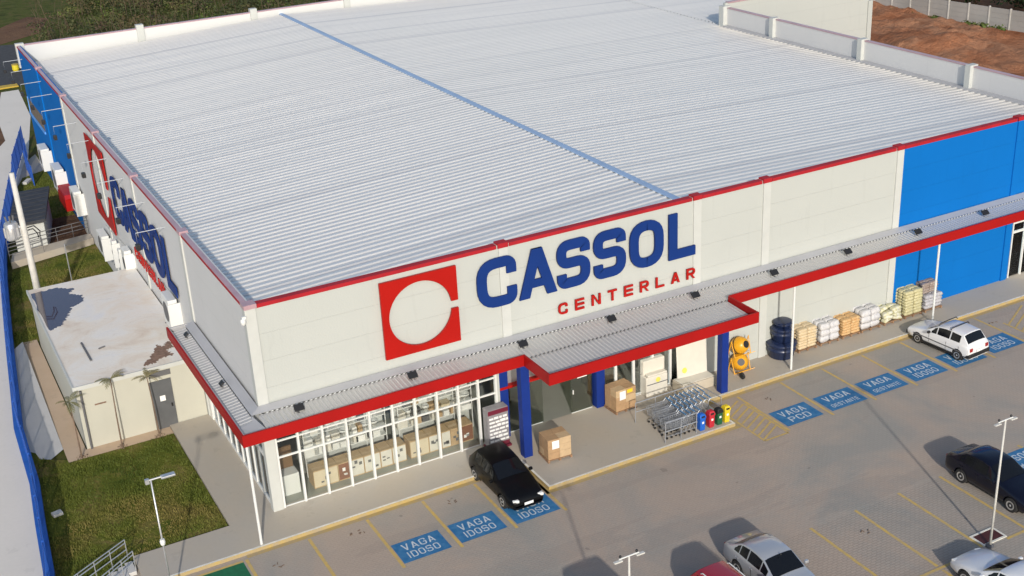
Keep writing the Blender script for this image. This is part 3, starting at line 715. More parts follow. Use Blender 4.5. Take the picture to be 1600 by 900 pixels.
# ------------------------------------------------------------------ floodlights on the canopy
def flood(x, y, z, rz, lab):
    e = empty('floodlight', (x, y, z), lab, 'floodlight', 'floodlights standing on the canopy roof', rz=R(rz))
    Mx = Matrix.Translation((0, 0, .25)) @ Matrix.Rotation(R(-50), 4, 'X')
    MB().box(-.24, .24, -.05, .05, -.17, .17, Mx).build('lamp_head', 'dark', e, bevel=.015)
    b = MB(); b.tube([(-.26, 0, .25), (-.26, 0, 0), (.26, 0, 0), (.26, 0, .25)], .015, 6); b.box(-.1, .1, -.08, .08, -.02, .01); b.build('bracket', 'acgrey', e)
    e.scale = (.82, .82, .82)
    return e
names = ['nearest the left front corner', 'below the red emblem', 'left of the canopy step', 'below the red C of the small lettering', 'below the last red letters', 'above the blue water tanks', 'below the second plain cream panel', 'at the start of the blue wall', 'below the blue wall near the right edge']
for (x, nm) in zip((1.25, 6.09, 11.2, 15.62, 20.1, 24.6, 29.1, 33.66, 38.3), names): flood(x, -1.05, 4.86, 0, 'black floodlight on the canopy roof ' + nm)
for y, nm in ((2.7, 'nearer the front'), (8.2, 'nearer the flat-roofed annex')):
    e = flood(-.75, y, 4.9, -90, 'small grey floodlight on the side canopy, ' + nm); e.scale = (.6, .6, .6)
# wall arm lamps on the side wall
proto = None
for i, y in enumerate((55.6, 51.6, 47.2, 42.9, 38.6, 34.4, 29.9, 25.6, 21.4, 16.9, 12.7)):
    L = 1.35
    nm = ['at the rear corner of the blue wall', 'second from the rear corner', 'third from the rear corner', 'above the brown louvre', 'over the end of the blue wall', 'over the start of the pale wall', 'left of the red side emblem', 'above the red side emblem', 'above the blue letter A', 'above the middle of the blue lettering', 'nearest the front corner'][i]
    lab = 'white bracket lamp on the side wall, ' + nm
    if proto is None:
        proto = empty('wall_arm_lamp', (0, y, 8.55), lab, 'wall lamp', 'bracket lamps along the side wall')
        MB().tube([(-.005, 0, 0), (-L, 0, 0), (-L, 0, -.55)], .022, 8).build('arm', mat('bracket_grey', (.42, .45, .48), .5), proto)
        MB().box(-L - .10, -L + .10, -.16, .16, -.82, -.55, None).build('lamp_head', 'dark', proto, bevel=.02)
    else:
        c = copy_tree(proto); c.location = (0, y, 8.55); c['label'] = lab
# security camera at the corner
e = empty('security_camera', (-.18, -.1, 8.75), 'white dome security camera at the top front corner of the store', 'camera')
MB().box(-.04, .12, -.05, .05, .1, .2).build('mount', 'whiteg', e); MB().lathe([(.02, -.18), (.09, -.12), (.11, 0), (.10, .1)], n=14).build('dome', 'whiteg', e, smooth=True)

# ------------------------------------------------------------------ air conditioners on the side wall
def acunit(y, z, w, h, d, label):
    e = empty('air_conditioner', (-.01, y, z), label, 'air conditioner', 'white air conditioners on the side wall')
    MB().box(-d, -.12, -w / 2, w / 2, 0, h).build('casing', 'whiteg', e, bevel=.03)
    b = MB(); r = min(w, h) * .36; b.lathe([(r, 0), (r, .015)], n=18, M4=Matrix.Translation((-d - .012, .05, h / 2)) @ Matrix.Rotation(R(90), 4, 'Y')); b.build('fan_grille', 'acgrey', e)
    MB().box(-d - .05, 0, -w / 2 - .12, -w / 2 - .07, -.1, h * .9).build('side_shield', 'whiteg', e)
    b = MB(); b.box(-d - .03, 0, -w / 2, -w / 2 + .05, -.06, -.01); b.box(-d - .03, 0, w / 2 - .05, w / 2, -.06, -.01); b.build('bracket', 'acgrey', e)
acunit(50.3, 1.7, 1.8, 1.5, .7, 'white air conditioner on the blue wall, farthest of the row')
acunit(44.6, 1.5, 2.0, 1.7, .7, 'white air conditioner on the blue wall beside the red awning')
acunit(38.0, 1.9, 1.6, 1.5, .6, 'white air conditioner on the white corner strip beside the red awning')
acunit(30.0, 1.5, 1.6, 1.4, .55, 'white air conditioner on the pale wall under the red emblem')
acunit(26.9, 1.9, .4, 1.5, .4, 'slim white wall unit, farther of two beside the annex roof edge')
acunit(25.0, 2.0, .4, 1.5, .4, 'slim white wall unit, nearer of two beside the annex roof edge')
acunit(22.9, 2.6, .9, 1.6, .5, 'white air conditioner just above the rear of the annex roof')
acunit(12.9, 3.5, 1.4, 1.6, .55, 'white air conditioner above the front of the annex roof beside the canopy end')

# ================================================================== ANNEX
an = empty('annex_building', (0, 0, 0), 'low cream annex with a flat stained roof and grey door against the side wall', 'annex')
AX0, AX1, AY0, AY1, AZ = -5.72, -.09, 9.62, 22.5, 3.2
b = MB(); b.box(AX0 + .08, AX1, AY0, AY0 + .2, 0, AZ - .12); b.box(AX0 + .08, AX0 + .25, AY0 + .2, AY1, 0, AZ - .12); b.box(AX0 + .08, AX1, AY1 - .2, AY1, 0, AZ - .12); b.build('wall', mat('annex_cream_paint', (.47, .465, .395), .85, var=.03, vscale=.8, bump=.004), an)
MB().box(AX0, AX1, AY0 - .08, AY1, AZ - .12, AZ).build('flat_roof', 'annexroof', an)
b = MB(); b.box(AX0 - .02, AX1, AY0 - .11, AY0 - .04, AZ - .16, AZ + .04); b.box(AX0 - .03, AX0 + .05, AY0 - .04, AY1, AZ - .16, AZ + .03); b.build('roof_edge', 'white', an)
dr = MB().box(-2.5, -1.5, AY0 - .05, AY0 + .02, .06, 2.5).build('door', 'doorgrey', an); MB().box(-2.12, -1.87, AY0 - .06, AY0 - .052, 1.45, 1.72).build('notice', 'paper', dr); MB().box(-1.66, -1.6, AY0 - .12, AY0 - .05, 1.1, 1.25).build('handle', 'dark', dr)
MB().box(-2.45, -1.45, AY0 - .02, AY0 + .02, 2.68, 2.95).build('vent_window', 'acgrey', an)
MB().tube([(-5.45, AY0 - .08, .06), (-5.45, AY0 - .08, 3.0)], .05, 8).build('downpipe', 'acgrey', an)
b = MB(); b.box(-4.95, -4.45, AY0 - .03, AY0, 2.1, 2.16); b.build('wall_marks', 'stain', an)
# rain puddle and stain on the annex roof
def blob(cx, cy, pts, z, name, m, seed):
    rnd = random.Random(seed); out = []
    for i in range(len(pts)):
        a = Vector(pts[i]); c = Vector(pts[(i + 1) % len(pts)]); k = 9
        nrm = Vector((-(c - a).y, (c - a).x)).normalized()
        for j in range(k): out.append(a.lerp(c, j / k) + nrm * rnd.uniform(-.09, .09) * (1 if j else .3))
    return tag(MB().quad(*[(p.x, p.y, z) for p in out]).build(name, m, None, fixn=False))
o = blob(0, 0, [(-5.60, 21.9), (-4.4, 22.0), (-3.5, 21.3), (-3.9, 20.7), (-3.3, 20.1), (-3.4, 19.3), (-4.1, 18.9), (-4.3, 18.2), (-4.6, 17.5), (-4.9, 16.9), (-5.4, 16.5), (-5.55, 16.6)], AZ + .006, 'rain_puddle', 'water', 3)
tag(o, 'dark irregular rain puddle on the rear corner of the annex roof', 'puddle')
st = blob(0, 0, [(-2.5, 10.0), (-1.9, 10.9), (-1.5, 11.9), (-1.2, 11.6), (-.9, 12.0), (-.75, 11.2), (-1.2, 11.1), (-1.0, 10.3), (-1.6, 10.4), (-2.0, 10.0)], AZ + .006, 'damp_stain', 'stain', 5); st.parent = an
MB().tube([(-4.49, 14.12, AZ + .03), (-4.46, 11.9, AZ + .03)], .05, 6).build('roof_pipe', 'acgrey', an)
MB().tube([(-3.9, 13.0, AZ + .03), (-3.6, 13.1, AZ + .03)], .04, 6).build('roof_pipe', 'acgrey', an)

# small service house with dark roof
sh = empty('service_house', (0, 0, 0), 'tiny white service house with a dark sheet roof behind the concrete pole', 'shed')
HM = Matrix(((1, .2, 0, -7.55), (0, 1, 0, 0), (0, 0, 1, 0), (0, 0, 0, 1)))
MB().box(-4.45, -2.6, 36.9, 42.9, 0, 2.12, HM).build('wall', 'white', sh)
MB().box(-4.65, -2.4, 36.5, 43.3, 2.12, 2.3, HM).build('roof', 'slate', sh)
b = MB()
for k in range(8): b.box(-4.6, -2.45, 37.1 + k * .8, 37.13 + k * .8, 2.3, 2.325, HM)
b.build('roof_seam', 'slate', sh)

# ------------------------------------------------------------------ concrete pole with transformer
pl = empty('utility_pole', (-5.0, 24.6, 0), 'tall pale concrete utility pole carrying a grey transformer behind the annex', 'utility pole')
MB().tube([(0, 0, 0), (-.02, 0, 4.5), (-.03, 0, 9.0)], .21, 12, r1=.13).build('pole', 'concretepole', pl, smooth=True)
t = MB().lathe([(.10, -.05), (.33, 0), (.36, .1), (.36, .85), (.30, .95), (.1, 1.0)], c=(-.62, .05, 5.4), n=16).build('transformer', 'galv', pl, smooth=True)
b = MB()
for k in range(8): a = k * math.pi / 4; b.box(-.62 + .36 * math.cos(a) - .05, -.62 + .36 * math.cos(a) + .05, .05 + .36 * math.sin(a) - .05, .05 + .36 * math.sin(a) + .05, 5.55, 6.1)
b.build('cooling_fin', 'galv', t)
b = MB(); b.tube([(-.62, -.1, 6.4), (-.62, -.15, 6.75)], .05, 6); b.tube([(-.45, .1, 6.4), (-.42, .1, 6.7)], .05, 6); b.tube([(-.78, .1, 6.4), (-.82, .1, 6.7)], .05, 6); b.build('insulator', 'acgrey', t)
b = MB(); b.tube([(0, 0, 6.0), (-.62, .05, 6.0)], .05, 6); b.build('cross_arm', 'galv', pl)
b = MB(); b.tube([(.15, 0, 5.9), (.5, -.05, 5.95), (.75, -.05, 5.6), (.7, -.05, 5.3)], .035, 6); b.tube([(.15, 0, 5.75), (.42, -.05, 5.8), (.6, -.05, 5.5), (.62, -.05, 5.25)], .035, 6); b.build('cable_loop', 'dark', pl, smooth=True)

# ------------------------------------------------------------------ light poles in the car park
def lamp_post(x, y, label, rz=0, arms=2, h=5.4):
    e = empty('lamp_post', (x, y, 0), label, 'lamp post', None, rz=R(rz))
    MB().tube([(0, 0, .0), (0, 0, h)], .05 if arms == 2 else .038, 10, r1=.034 if arms == 2 else .03).build('pole', 'galv' if arms == 1 else 'concretepole', e, smooth=True)
    b = MB(); b.lathe([(.16, 0), (.16, .05), (.08, .1)], n=12); b.build('base_plate', 'acgrey', e)
    if arms == 2:
        MB().tube([(-.36, 0, h), (.36, 0, h)], .024, 8).build('cross_arm', 'whiteg', e)
        for s in (-1, 1):
            MB().box(s * .40 - .15, s * .40 + .15, -.07, .05, h - .09, h - .04).build('lamp_head', 'concretepole', e, bevel=.02)
            MB().lathe([(.035, 0), (.045, .05), (.03, .08)], c=(s * .30, .03, h + .02), n=10).build('photocell', 'dark', e)
    else:
        MB().tube([(-.1, 0, h), (.45, 0, h)], .035, 8).build('arm', 'galv', e)
        MB().box(.35, .85, -.11, .11, h - .06, h + .02).build('lamp_head', 'galv', e, bevel=.02)
        MB().lathe([(.08, 0), (.1, .1), (.08, .22)], c=(0, 0, h * .5), n=10).build('collar', 'whiteg', e)
        MB().box(-.2, -.06, -.06, .06, h - .12, h + .06).build('photocell', 'galv', e)
    return e
lamp_post(22.2, -16.68, 'tall lamp post with twin heads beside the dark red drain cover')
lamp_post(6.5, -16.3, 'lamp post with twin heads, its top seen near the bottom edge')
lamp_post(-5.1, -3.75, 'slim grey lamp post with a single head over the lawn', arms=1)

# ------------------------------------------------------------------ blue fence
fpts = [(-9.05, -2.6), (-8.66, .5), (-8.4, 4), (-8.08, 7.6), (-7.95, 13.0), (-7.5, 17.5), (-7.1, 21.6), (-6.75, 25), (-6.33, 29), (-5.9, 33), (-5.3, 37.6), (-4.1, 44), (-2.85, 50.6)]
def fence(pts, hh, label, nm='metal_fence'):
    e = empty(nm, (0, 0, 0), label, 'fence', 'blue metal fences along the street')
    rail = MB(); post = MB(); bars = MB()
    for a, b_ in zip(pts[:-1], pts[1:]):
        a = Vector((*a, 0)); b2 = Vector((*b_, 0)); d = b2 - a; n = max(1, int(d.length / .17)); u = d.normalized()
        for z in (.15, hh - .1): rail.tube([a + Vector((0, 0, z)), b2 + Vector((0, 0, z))], .022, 4, cap=False)
        for k in range(n):
            p = a + d * k / n; bars.box(-.022, .022, -.012, .012, .06, hh - .05, Matrix.Translation(p) @ Matrix.Rotation(math.atan2(u.y, u.x), 4, 'Z'))
        m = max(1, round(d.length / 2.2))
        for k in range(m):
            p = a + d * k / m; MB().box(-.035, .035, -.035, .035, 0, hh, Matrix.Translation(p)).build('post', 'fence', e)
    rail.build('rail', 'fence', e); bars.build('bars', 'fence', e)
    return e
fe = fence([(x - .12, y) for x, y in fpts], 1.75, 'long blue metal bar fence along the pale street')
A, B = ribbon([Vector((x - .14, y)) for x, y in fpts], .40); b = MB()
for k in range(len(fpts) - 1):
    b.quad((*A[k], .34), (*A[k + 1], .34), (*B[k + 1], .34), (*B[k], .34)); b.quad((*A[k], 0), (*A[k + 1], 0), (*A[k + 1], .34), (*A[k], .34)); b.quad((*B[k], 0), (*B[k], .34), (*B[k + 1], .34), (*B[k + 1], 0))
b.build('plinth', mat('blue_plinth_paint', (.012, .10, .42), .6, var=.12, vscale=2), fe, fixn=False)
fence([(-2.85, 50.6), (-2.2, 55), (-.3, 63.5)], 1.75, 'dark blue fence section by the rear corner of the store')
fence([(-1.4, 51.5), (-1.25, 56), (-.6, 60)], 1.6, 'inner dark blue fence section beside the back footpath')
fence([(-9.0, -1.0), (-9.6, -1.1), (-9.65, -2.8)], 1.2, 'small open blue gate frame at the bottom of the street fence', 'metal_gate')
# handrails
def rails(p, q, zs, label, n=5, m='galv'):
    e = empty('handrail', (0, 0, 0), label, 'handrail'); p = Vector(p); q = Vector(q); b = MB()
    for z in zs: b.tube([p + Vector((0, 0, z)), q + Vector((0, 0, z))], .022, 6)
    b.build('rail', m, e)
    for k in range(n): r_ = p.lerp(q, k / (n - 1)); MB().tube([r_, r_ + Vector((0, 0, max(zs)))], .02, 6).build('post', m, e)
    return e
rails((-8.6, -1.7, 0), (-5.95, -.02, 0), (1.0, .85, .55), 'grey steel handrail of the garden stairs, the upper one')
rails((-7.4, -2.1, 0), (-5.85, -.95, 0), (1.0, .85, .55), 'grey steel handrail of the garden stairs, the lower one', 4)
rails((-5.2, 36.5, .45), (-.1, 37.3, .45), (.95, .7, .45), 'thin handrail along the rear edge of the concrete ramp', 6, 'acgrey')
rails((-5.3, 35.1, .45), (-3.2, 35.7, .45), (.95, .7, .45), 'thin handrail at the foot of the concrete ramp beside the pole', 3, 'acgrey')
st_ = empty('stair_flight', (0, 0, 0), 'short concrete stair flight between the handrails', 'stairs')
for k in range(6): MB().box(-6.15 - k * .3, -5.86 - k * .3, -1.05 - k * .14, -.3 - k * .14, .0, .16 - k * .022).build('step', 'grey_slope', st_)
o = MB().box(-.2, .2, -.16, .16, 0, .12, Matrix.Translation((-7.78, 4.82, .05)) @ Matrix.Rotation(R(12), 4, 'Z')).build('utility_box', 'concretepole', None, bevel=.01); tag(o, 'small pale concrete utility box lying in the lawn near the fence', 'utility box')
o = MB().tube([(-2.55, 30.2, 0), (-2.55, 30.2, 2.6)], .035, 8).build('steel_post', 'galv'); tag(o, 'thin white post standing in the rear lawn beside the pole', 'post')
o = MB().box(-.18, .18, -.5, .5, 0, .2, Matrix.Translation((-1.75, 52.6, .05)) @ Matrix.Rotation(R(-30), 4, 'Z')).build('concrete_block', 'concretepole', None, bevel=.03); tag(o, 'pale concrete block on the small lawn at the rear of the side wall', 'block')
o = MB().tube([(-.9, 26.9, .1), (-.55, 24.6, .3)], .05, 8).build('drain_pipe', 'concretepole'); tag(o, 'grey drain pipe lying in the rear lawn by the wall', 'pipe')
# yellow bin and barrier beyond the corner
e = empty('road_barrier', (.5, 86.0, 0), 'yellow speed bump across the dark road behind the store', 'speed bump')
MB().box(-4, 1.9, -.55, .55, 0, .12).build('bump', mat('yellow_road_paint', (.5, .34, .04), .7, var=.1), e)
e = empty('yellow_bin', (3.25, 93.0, 0), 'yellow drum standing beside the dark road', 'drum'); e.scale = (.62, .62, .62)
MB().lathe([(.45, 0), (.55, .3), (.55, .9), (.5, 1.0)], n=14).build('drum', mat('yellow_plastic', (.62, .52, .03), .5), e, smooth=False); MB().lathe([(.58, 0), (.58, .15), (.3, .2)], c=(0, 0, 1.0), n=14).build('lid', mat('ochre_lid', (.35, .26, .05), .6), e)

# ================================================================== GOODS AT THE FRONT
def pallet(x, y, w, d, label, z=.15, rz=0):
    e = empty('pallet', (x, y, z), label, 'pallet', 'wooden pallets along the shop front', rz=R(rz))
    b = MB()
    for k in range(5): yy = -d / 2 + k * (d - .1) / 4; b.box(-w / 2, w / 2, yy, yy + .1, .10, .125)
    b.build('deck_board', 'wood', e); b = MB()
    for k in range(3): xx = -w / 2 + k * (w - .09) / 2; b.box(xx, xx + .09, -d / 2, d / 2, 0.0, .10)
    b.build('bearer', 'wood', e); return e
def pillow_mesh(w, d, h, seed, name, m):
    rnd = random.Random(seed); b = MB(); nu, nv = 9, 7
    grid = {}
    for s in (1, -1):
        for i in range(nu + 1):
            for j in range(nv + 1):
                u = i / nu * 2 - 1; v = j / nv * 2 - 1
                e_ = (1 - abs(u) ** 5) * (1 - abs(v) ** 5); z = h / 2 * max(0, e_) ** .35 * (1 + .10 * rnd.uniform(-1, 1) * (e_ > .05))
                if s == -1 and (i in (0, nu) or j in (0, nv)): continue
                grid[(s, i, j)] = len(b.v); b.v.append((u * w / 2 * (1 - .03 * abs(v)), v * d / 2, s * z + h / 2))
    def g(s, i, j): return grid.get((s, i, j), grid.get((1, i, j)))
    for s in (1, -1):
        for i in range(nu):
            for j in range(nv):
                q = (g(s, i, j), g(s, i + 1, j), g(s, i + 1, j + 1), g(s, i, j + 1)); b.f.append(q if s == 1 else q[::-1])
    return b
BAGM = {}
def sack_load(x, y, w, d, hgt, m, label, layers=6, sd=1, messy=0):
    e = empty('sack_stack', (x, y, .275), label, 'sack stack', 'stacked sacks on pallets')
    nx, ny = 2, 3; sw_, sd_ = w / nx, d / ny; lh = hgt / layers; key = (round(sw_, 2), round(sd_, 2), round(lh, 2))
    rnd = random.Random(sd)
    mb = pillow_mesh(sw_ * 1.03, sd_ * 1.05, lh * 1.22, sd, 'sack', m); proto = None
    for k in range(layers):
        for i in range(nx):
            for j in range(ny):
                if messy and k == layers - 1 and rnd.random() < .4: continue
                loc = (-w / 2 + sw_ * (i + .5) + rnd.uniform(-.02, .02), -d / 2 + sd_ * (j + .5) + rnd.uniform(-.02, .02), k * lh)
                if proto is None:
                    proto = mb.build('sack', m, e, smooth=True); proto.location = loc; o = proto
                else: o = proto.copy(); COL.objects.link(o); o.parent = e; o.location = loc
                o.rotation_euler = (0, 0, rnd.uniform(-.06, .06) + (math.pi if rnd.random() < .5 else 0))
                if messy: o.rotation_euler = (rnd.uniform(-.1, .1) * messy, rnd.uniform(-.25, .25) * messy, rnd.uniform(-.3, .3) * messy)
    return e
def sackm(name, c, c2=None): return mat(name, c, .6, col2=c2 or tuple(v * .75 for v in c), vscale=7, bump=.01, bscale=9)
m_tan = sackm('tan_sack', (.55, .42, .24), (.60, .50, .34)); m_grey = sackm('grey_white_wrap', (.50, .50, .52), (.60, .59, .58)); m_or = sackm('orange_sack', (.58, .40, .20), (.52, .30, .12)); m_yg = sackm('yellow_green_sack', (.50, .48, .25), (.66, .66, .58)); m_ol = sackm('olive_sack', (.46, .42, .22), (.56, .52, .32)); m_br = sackm('brown_grey_sack', (.24, .18, .15), (.34, .29, .26)); m_sil = sackm('silver_grey_wrap', (.34, .34, .37), (.48, .47, .48))
PY = -.20
for (x, w, hgt, m, lab, lay, ms) in (
        (27.15, 1.15, 1.05, m_tan, 'tan sacks', 7, 0), (28.55, 1.2, .95, m_grey, 'grey wrapped sacks', 3, 0), (29.95, 1.15, .85, m_or, 'orange sacks', 6, 0), (31.25, 1.25, .95, m_grey, 'pale grey wrapped sacks', 3, 0),
        (32.75, 1.2, .65, m_yg, 'loose yellow green sacks', 4, 1), (34.15, 1.2, 1.3, m_ol, 'tall olive sacks', 8, 0), (35.55, 1.2, .75, m_sil, 'silver grey sacks', 4, 0)):
    where = {27.15: 'beside the blue water tanks', 28.55: 'between the tan and orange sacks', 29.95: 'between the two grey stacks', 31.25: 'right of the orange sacks', 32.75: 'half collapsed beside the tall stack', 34.15: 'in front of the corner of the blue wall', 35.55: 'at the right end of the row'}[x]
    pallet(x, PY - .05, w, 1.05, 'wooden pallet under the ' + lab + ' ' + where)
    sack_load(x, PY - .05, w, 1.0, hgt, m, 'stack of ' + lab + ' ' + where, lay, int(x * 10), ms)
e = sack_load(35.45, PY + .1, 1.15, .8, .55, m_br, 'brown sacks piled on top of the silver grey sacks', 4, 77); e.location.z = .275 + .8
# water tanks
tm = mat('dark_blue_polyethylene', (.012, .022, .065), .35, var=.1, vscale=3)
def tank(x, y, z, r, h, label):
    e = empty('water_tank', (x, y, z), label, 'water tank', 'stacked dark blue water tanks')
    MB().lathe([(r * .80, 0), (r * .84, .04), (r * .92, h * .45), (r * 1.0, h * .52), (r * 1.0, h * .60), (r * .97, h * .62), (r * .97, h * .80), (r * 1.03, h * .82), (r * 1.03, h * .9), (r * .92, h * .96)], n=28).build('body', tm, e, smooth=True)
    MB().lathe([(r * 1.05, h * .88), (r * 1.05, h * .93), (r * .85, h * .99), (r * .4, h * 1.06), (r * .1, h * 1.08)], n=28).build('lid', tm, e, smooth=True)
tank(25.75, -.42, .15, .72, .82, 'wide dark blue plastic water tank at the bottom of the stack by the wall')
tank(25.78, -.40, 1.0, .54, .72, 'dark blue plastic water tank stacked above the wide one')
tank(25.80, -.40, 1.74, .45, .28, 'smallest dark blue water tank on top of the stack')
# concrete mixers
ym = mat('yellow_machine_paint', (.70, .34, .015), .35, var=.06, vscale=3)
def mixer(x, y, z, label, flip):
    e = empty('concrete_mixer', (x, y, z), label, 'concrete mixer', 'yellow concrete mixers beside the blue pillar')
    Mx = Matrix.Translation((0, 0, .55)) @ Matrix.Rotation(R(65), 4, 'X') @ Matrix.Rotation(R(10 if flip else -25), 4, 'Y')
    d = MB().lathe([(.20, -.38), (.40, -.34), (.50, -.12), (.50, .12), (.40, .34), (.24, .50)], n=22, M4=Mx).build('drum', ym, e, smooth=True)
    MB().lathe([(.21, .502), (.21, .515)], n=18, M4=Mx).build('drum_mouth', 'dark', d)
    MB().lathe([(.515, -.04), (.515, .04)], n=26, M4=Mx, cap=False).build('ring_gear', 'dark', d)
    b = MB(); b.tube([(.55, -.3, 0), (.6, 0, 1.0), (.55, .3, 0)], .03, 6); b.tube([(-.55, -.3, 0), (-.6, 0, .9), (-.55, .3, 0)], .03, 6); b.tube([(-.55, -.3, .03), (.55, -.3, .03)], .03, 6); b.tube([(.55, -.3, .03), (.8, -.4, .1)], .02, 6)
    b.build('frame', ym, e); e.scale = (.84, .84, .84)
mixer(23.1, -.55, .15, 'yellow concrete mixer, lower of the two stacked beside the blue pillar', False)
mixer(23.13, -.50, 1.0, 'yellow concrete mixer, upper of the two stacked beside the blue pillar', True)
o = MB().lathe([(.17, -.05), (.17, .05)], c=(22.65, -1.35, .32), n=16, M4=Matrix.Rotation(R(80), 4, 'Y')).build('spare_wheel', 'rubber'); tag(o, 'small black wheel leaning at the foot of the blue pillar', 'wheel')
# cardboard loads
def carton(x, y, w, d, h, label, m='card', rz=0, seed=1):
    e = empty('carton_load', (x, y, .275), label, 'cartons', None, rz=R(rz)); rnd = random.Random(seed)
    nx, ny, nz = 2, 2, 3
    for k in range(nz):
        for i in range(nx):
            for j in range(ny):
                MB().box(-w / 2 + i * w / nx + .004, -w / 2 + (i + 1) * w / nx - .004, -d / 2 + j * d / ny + .004, -d / 2 + (j + 1) * d / ny - .004, k * h / nz + .003, (k + 1) * h / nz - .003).build('carton', 'card' if rnd.random() < .6 else 'cardlight', e, bevel=.01)
    MB().box(-.35, -.02, -d / 2 - .006, -d / 2 - .001, h * .52, h * .92).build('label_sheet', 'paper', e)
    return e
pallet(11.75, -2.48, 1.15, .95, 'wooden pallet under the cardboard cartons beside the front blue pillar', rz=-4)
carton(11.75, -2.48, 1.1, .9, .95, 'cardboard cartons with one white sheet beside the front blue pillar', rz=-4)
pallet(16.35, -.50, 1.15, .95, 'wooden pallet under the wrapped cartons beside the recessed blue pillar', rz=3)
e = carton(16.35, -.50, 1.1, .9, 1.05, 'wrapped cardboard cartons with yellow and white labels beside the recessed blue pillar', rz=3, seed=4)
MB().box(.06, .36, -.457, -.452, .80, .98).build('yellow_label', mat('yellow_label', (.75, .55, .03), .5), e)
# bath tubs on display
tub = mat('white_acrylic', (.66, .63, .55), .45, var=.03)
e = empty('bathtub_display', (18.45, -.10, .15), 'beige boxed washbasin unit with a yellow sticker between the cartons and the leaning bathtub', 'display unit')
b = MB(); b.box(-.60, .60, -.30, .25, .0, 1.0); b.box(-.60, .60, -.05, .25, 1.0, 1.75); b.build('cabinet', tub, e, bevel=.05); MB().prism([(-.55, -.33), (.55, -.33), (.52, -.05), (-.52, -.05)], 1.02, 1.12).build('basin', tub, e, bevel=.03)
b = MB(); b.box(-.56, .56, -.312, -.302, .60, .64); b.build('seam', 'acgrey', e)
MB().lathe([(.13, 0), (.13, .01)], n=10, M4=Matrix.Translation((.05, -.30, .78)) @ Matrix.Rotation(R(90), 4, 'X')).build('sticker', mat('yellow_sticker', (.72, .66, .12), .5), e)
e = empty('leaning_bathtub', (20.35, -.40, .62), 'large cream bathtub stood up and leaning on the wall with a yellow sticker', 'bathtub')
Mx = Matrix.Rotation(R(-10), 4, 'X') @ Matrix.Rotation(R(4), 4, 'Y')
b = MB(); b.box(-.85, .85, -.16, -.10, 0, 1.75, Mx); b.box(-.76, .76, -.10, -.04, .06, 1.7, Mx); b.build('shell', tub, e, bevel=.04); MB().lathe([(.14, 0), (.14, .01)], n=10, M4=Mx @ Matrix.Translation((-.45, -.165, .35)) @ Matrix.Rotation(R(90), 4, 'X')).build('sticker', mat('yellow_sticker_b', (.72, .66, .12), .5), e)
e = empty('boxed_bathtub', (20.3, -.72, .15), 'low cream boxed bathtub lying in front of the leaning one', 'bathtub')
MB().box(-.95, .95, -.45, .40, .0, .48).build('box', mat('cream_board', (.52, .46, .36), .7, var=.05), e, bevel=.03); MB().box(-.9, .9, -.40, .35, .49, .52).build('lid', tub, e, bevel=.01)
# bin row
for x, c, nm in ((18.22, (.010, .11, .50), 'blue'), (18.72, (.45, .02, .035), 'red'), (19.16, (.012, .10, .04), 'green'), (19.56, (.66, .50, .02), 'yellow')):
    e = empty('recycling_bin', (x, -4.12, .156), nm + ' recycling bin in the row at the kerb beside the trolleys', 'bin', 'recycling bins at the kerb')
    mm = mat(nm + '_bin_plastic', c, .4, var=.05)
    MB().lathe([(.17, 0), (.185, .1), (.20, .55), (.21, .60)], n=4, M4=Matrix.Rotation(R(45), 4, 'Z')).build('body', mm, e, bevel=.02)
    ld = MB().lathe([(.225, .60), (.225, .68), (.16, .80), (.10, .82)], n=4, M4=Matrix.Rotation(R(45), 4, 'Z')).build('lid', 'dark' if nm == 'green' else mm, e, bevel=.01)
    MB().box(-.09, .09, -.165, -.15, .66, .74).build('slot', 'dark', ld); MB().box(-.05, .05, -.152, -.147, .36, .46).build('sticker', 'paper', e)
# trolley corral
rails((16.15, -2.05, .15), (19.35, -2.05, .15), (1.0, .55), 'steel rail at the rear of the trolley bay', 4, 'steel')
rails((16.25, -4.22, .15), (17.9, -4.22, .15), (1.0, .55), 'steel rail at the kerb side of the trolley bay', 3, 'steel')
rails((19.45, -2.05, .15), (19.62, -3.7, .15), (1.0, .55), 'steel rail closing the right end of the trolley bay', 3, 'steel')
tb = mat('blue_trolley_plastic', (.05, .20, .42), .4)
tr = empty('shopping_trolley', (0, 0, 0), 'nested wire shopping trolley with a blue handle in the trolley bay', 'trolley', 'nested shopping trolleys')
b = MB()
for k in range(5):
    t_ = k / 4; z = .42 + .42 * t_; hx_ = .40 + .05 * t_; hy = .20 + .07 * t_
    b.tube([(-hx_, -hy * .8, z), (hx_, -hy, z), (hx_, hy, z), (-hx_, hy * .8, z), (-hx_, -hy * .8, z)], .007, 4, cap=False)
for k in range(9): x = -.40 + k * .1; b.tube([(x * 1.1, -.27, .84), (x, -.20, .42), (x, .20, .42), (x * 1.1, .27, .84)], .006, 4, cap=False)
for k in range(5): y = -.2 + k * .1; b.tube([(-.45, y, .84), (-.40, y * .9, .42), (.40, y * .9, .42)], .006, 4, cap=False)
b.build('basket', 'steel', tr)
b = MB(); b.tube([(.46, -.25, .84), (.58, -.24, .98)], .014, 5); b.tube([(.46, .25, .84), (.58, .24, .98)], .014, 5); b.tube([(.48, -.24, .42), (.3, -.24, .15), (-.38, -.18, .14)], .014, 5); b.tube([(.48, .24, .42), (.3, .24, .15), (-.38, .18, .14)], .014, 5); b.tube([(.35, -.24, .25), (.35, .24, .25)], .014, 5); b.build('frame', 'steel', tr)
MB().tube([(.58, -.26, .98), (.58, .26, .98)], .024, 8).build('handle', tb, tr)
for (x, y) in ((.3, -.24), (.3, .24), (-.36, -.18), (-.36, .18)): MB().lathe([(.055, -.015), (.055, .015)], c=(x, y, .06), n=10, M4=Matrix.Rotation(R(90), 4, 'X')).build('castor', 'dark', tr)
first = True
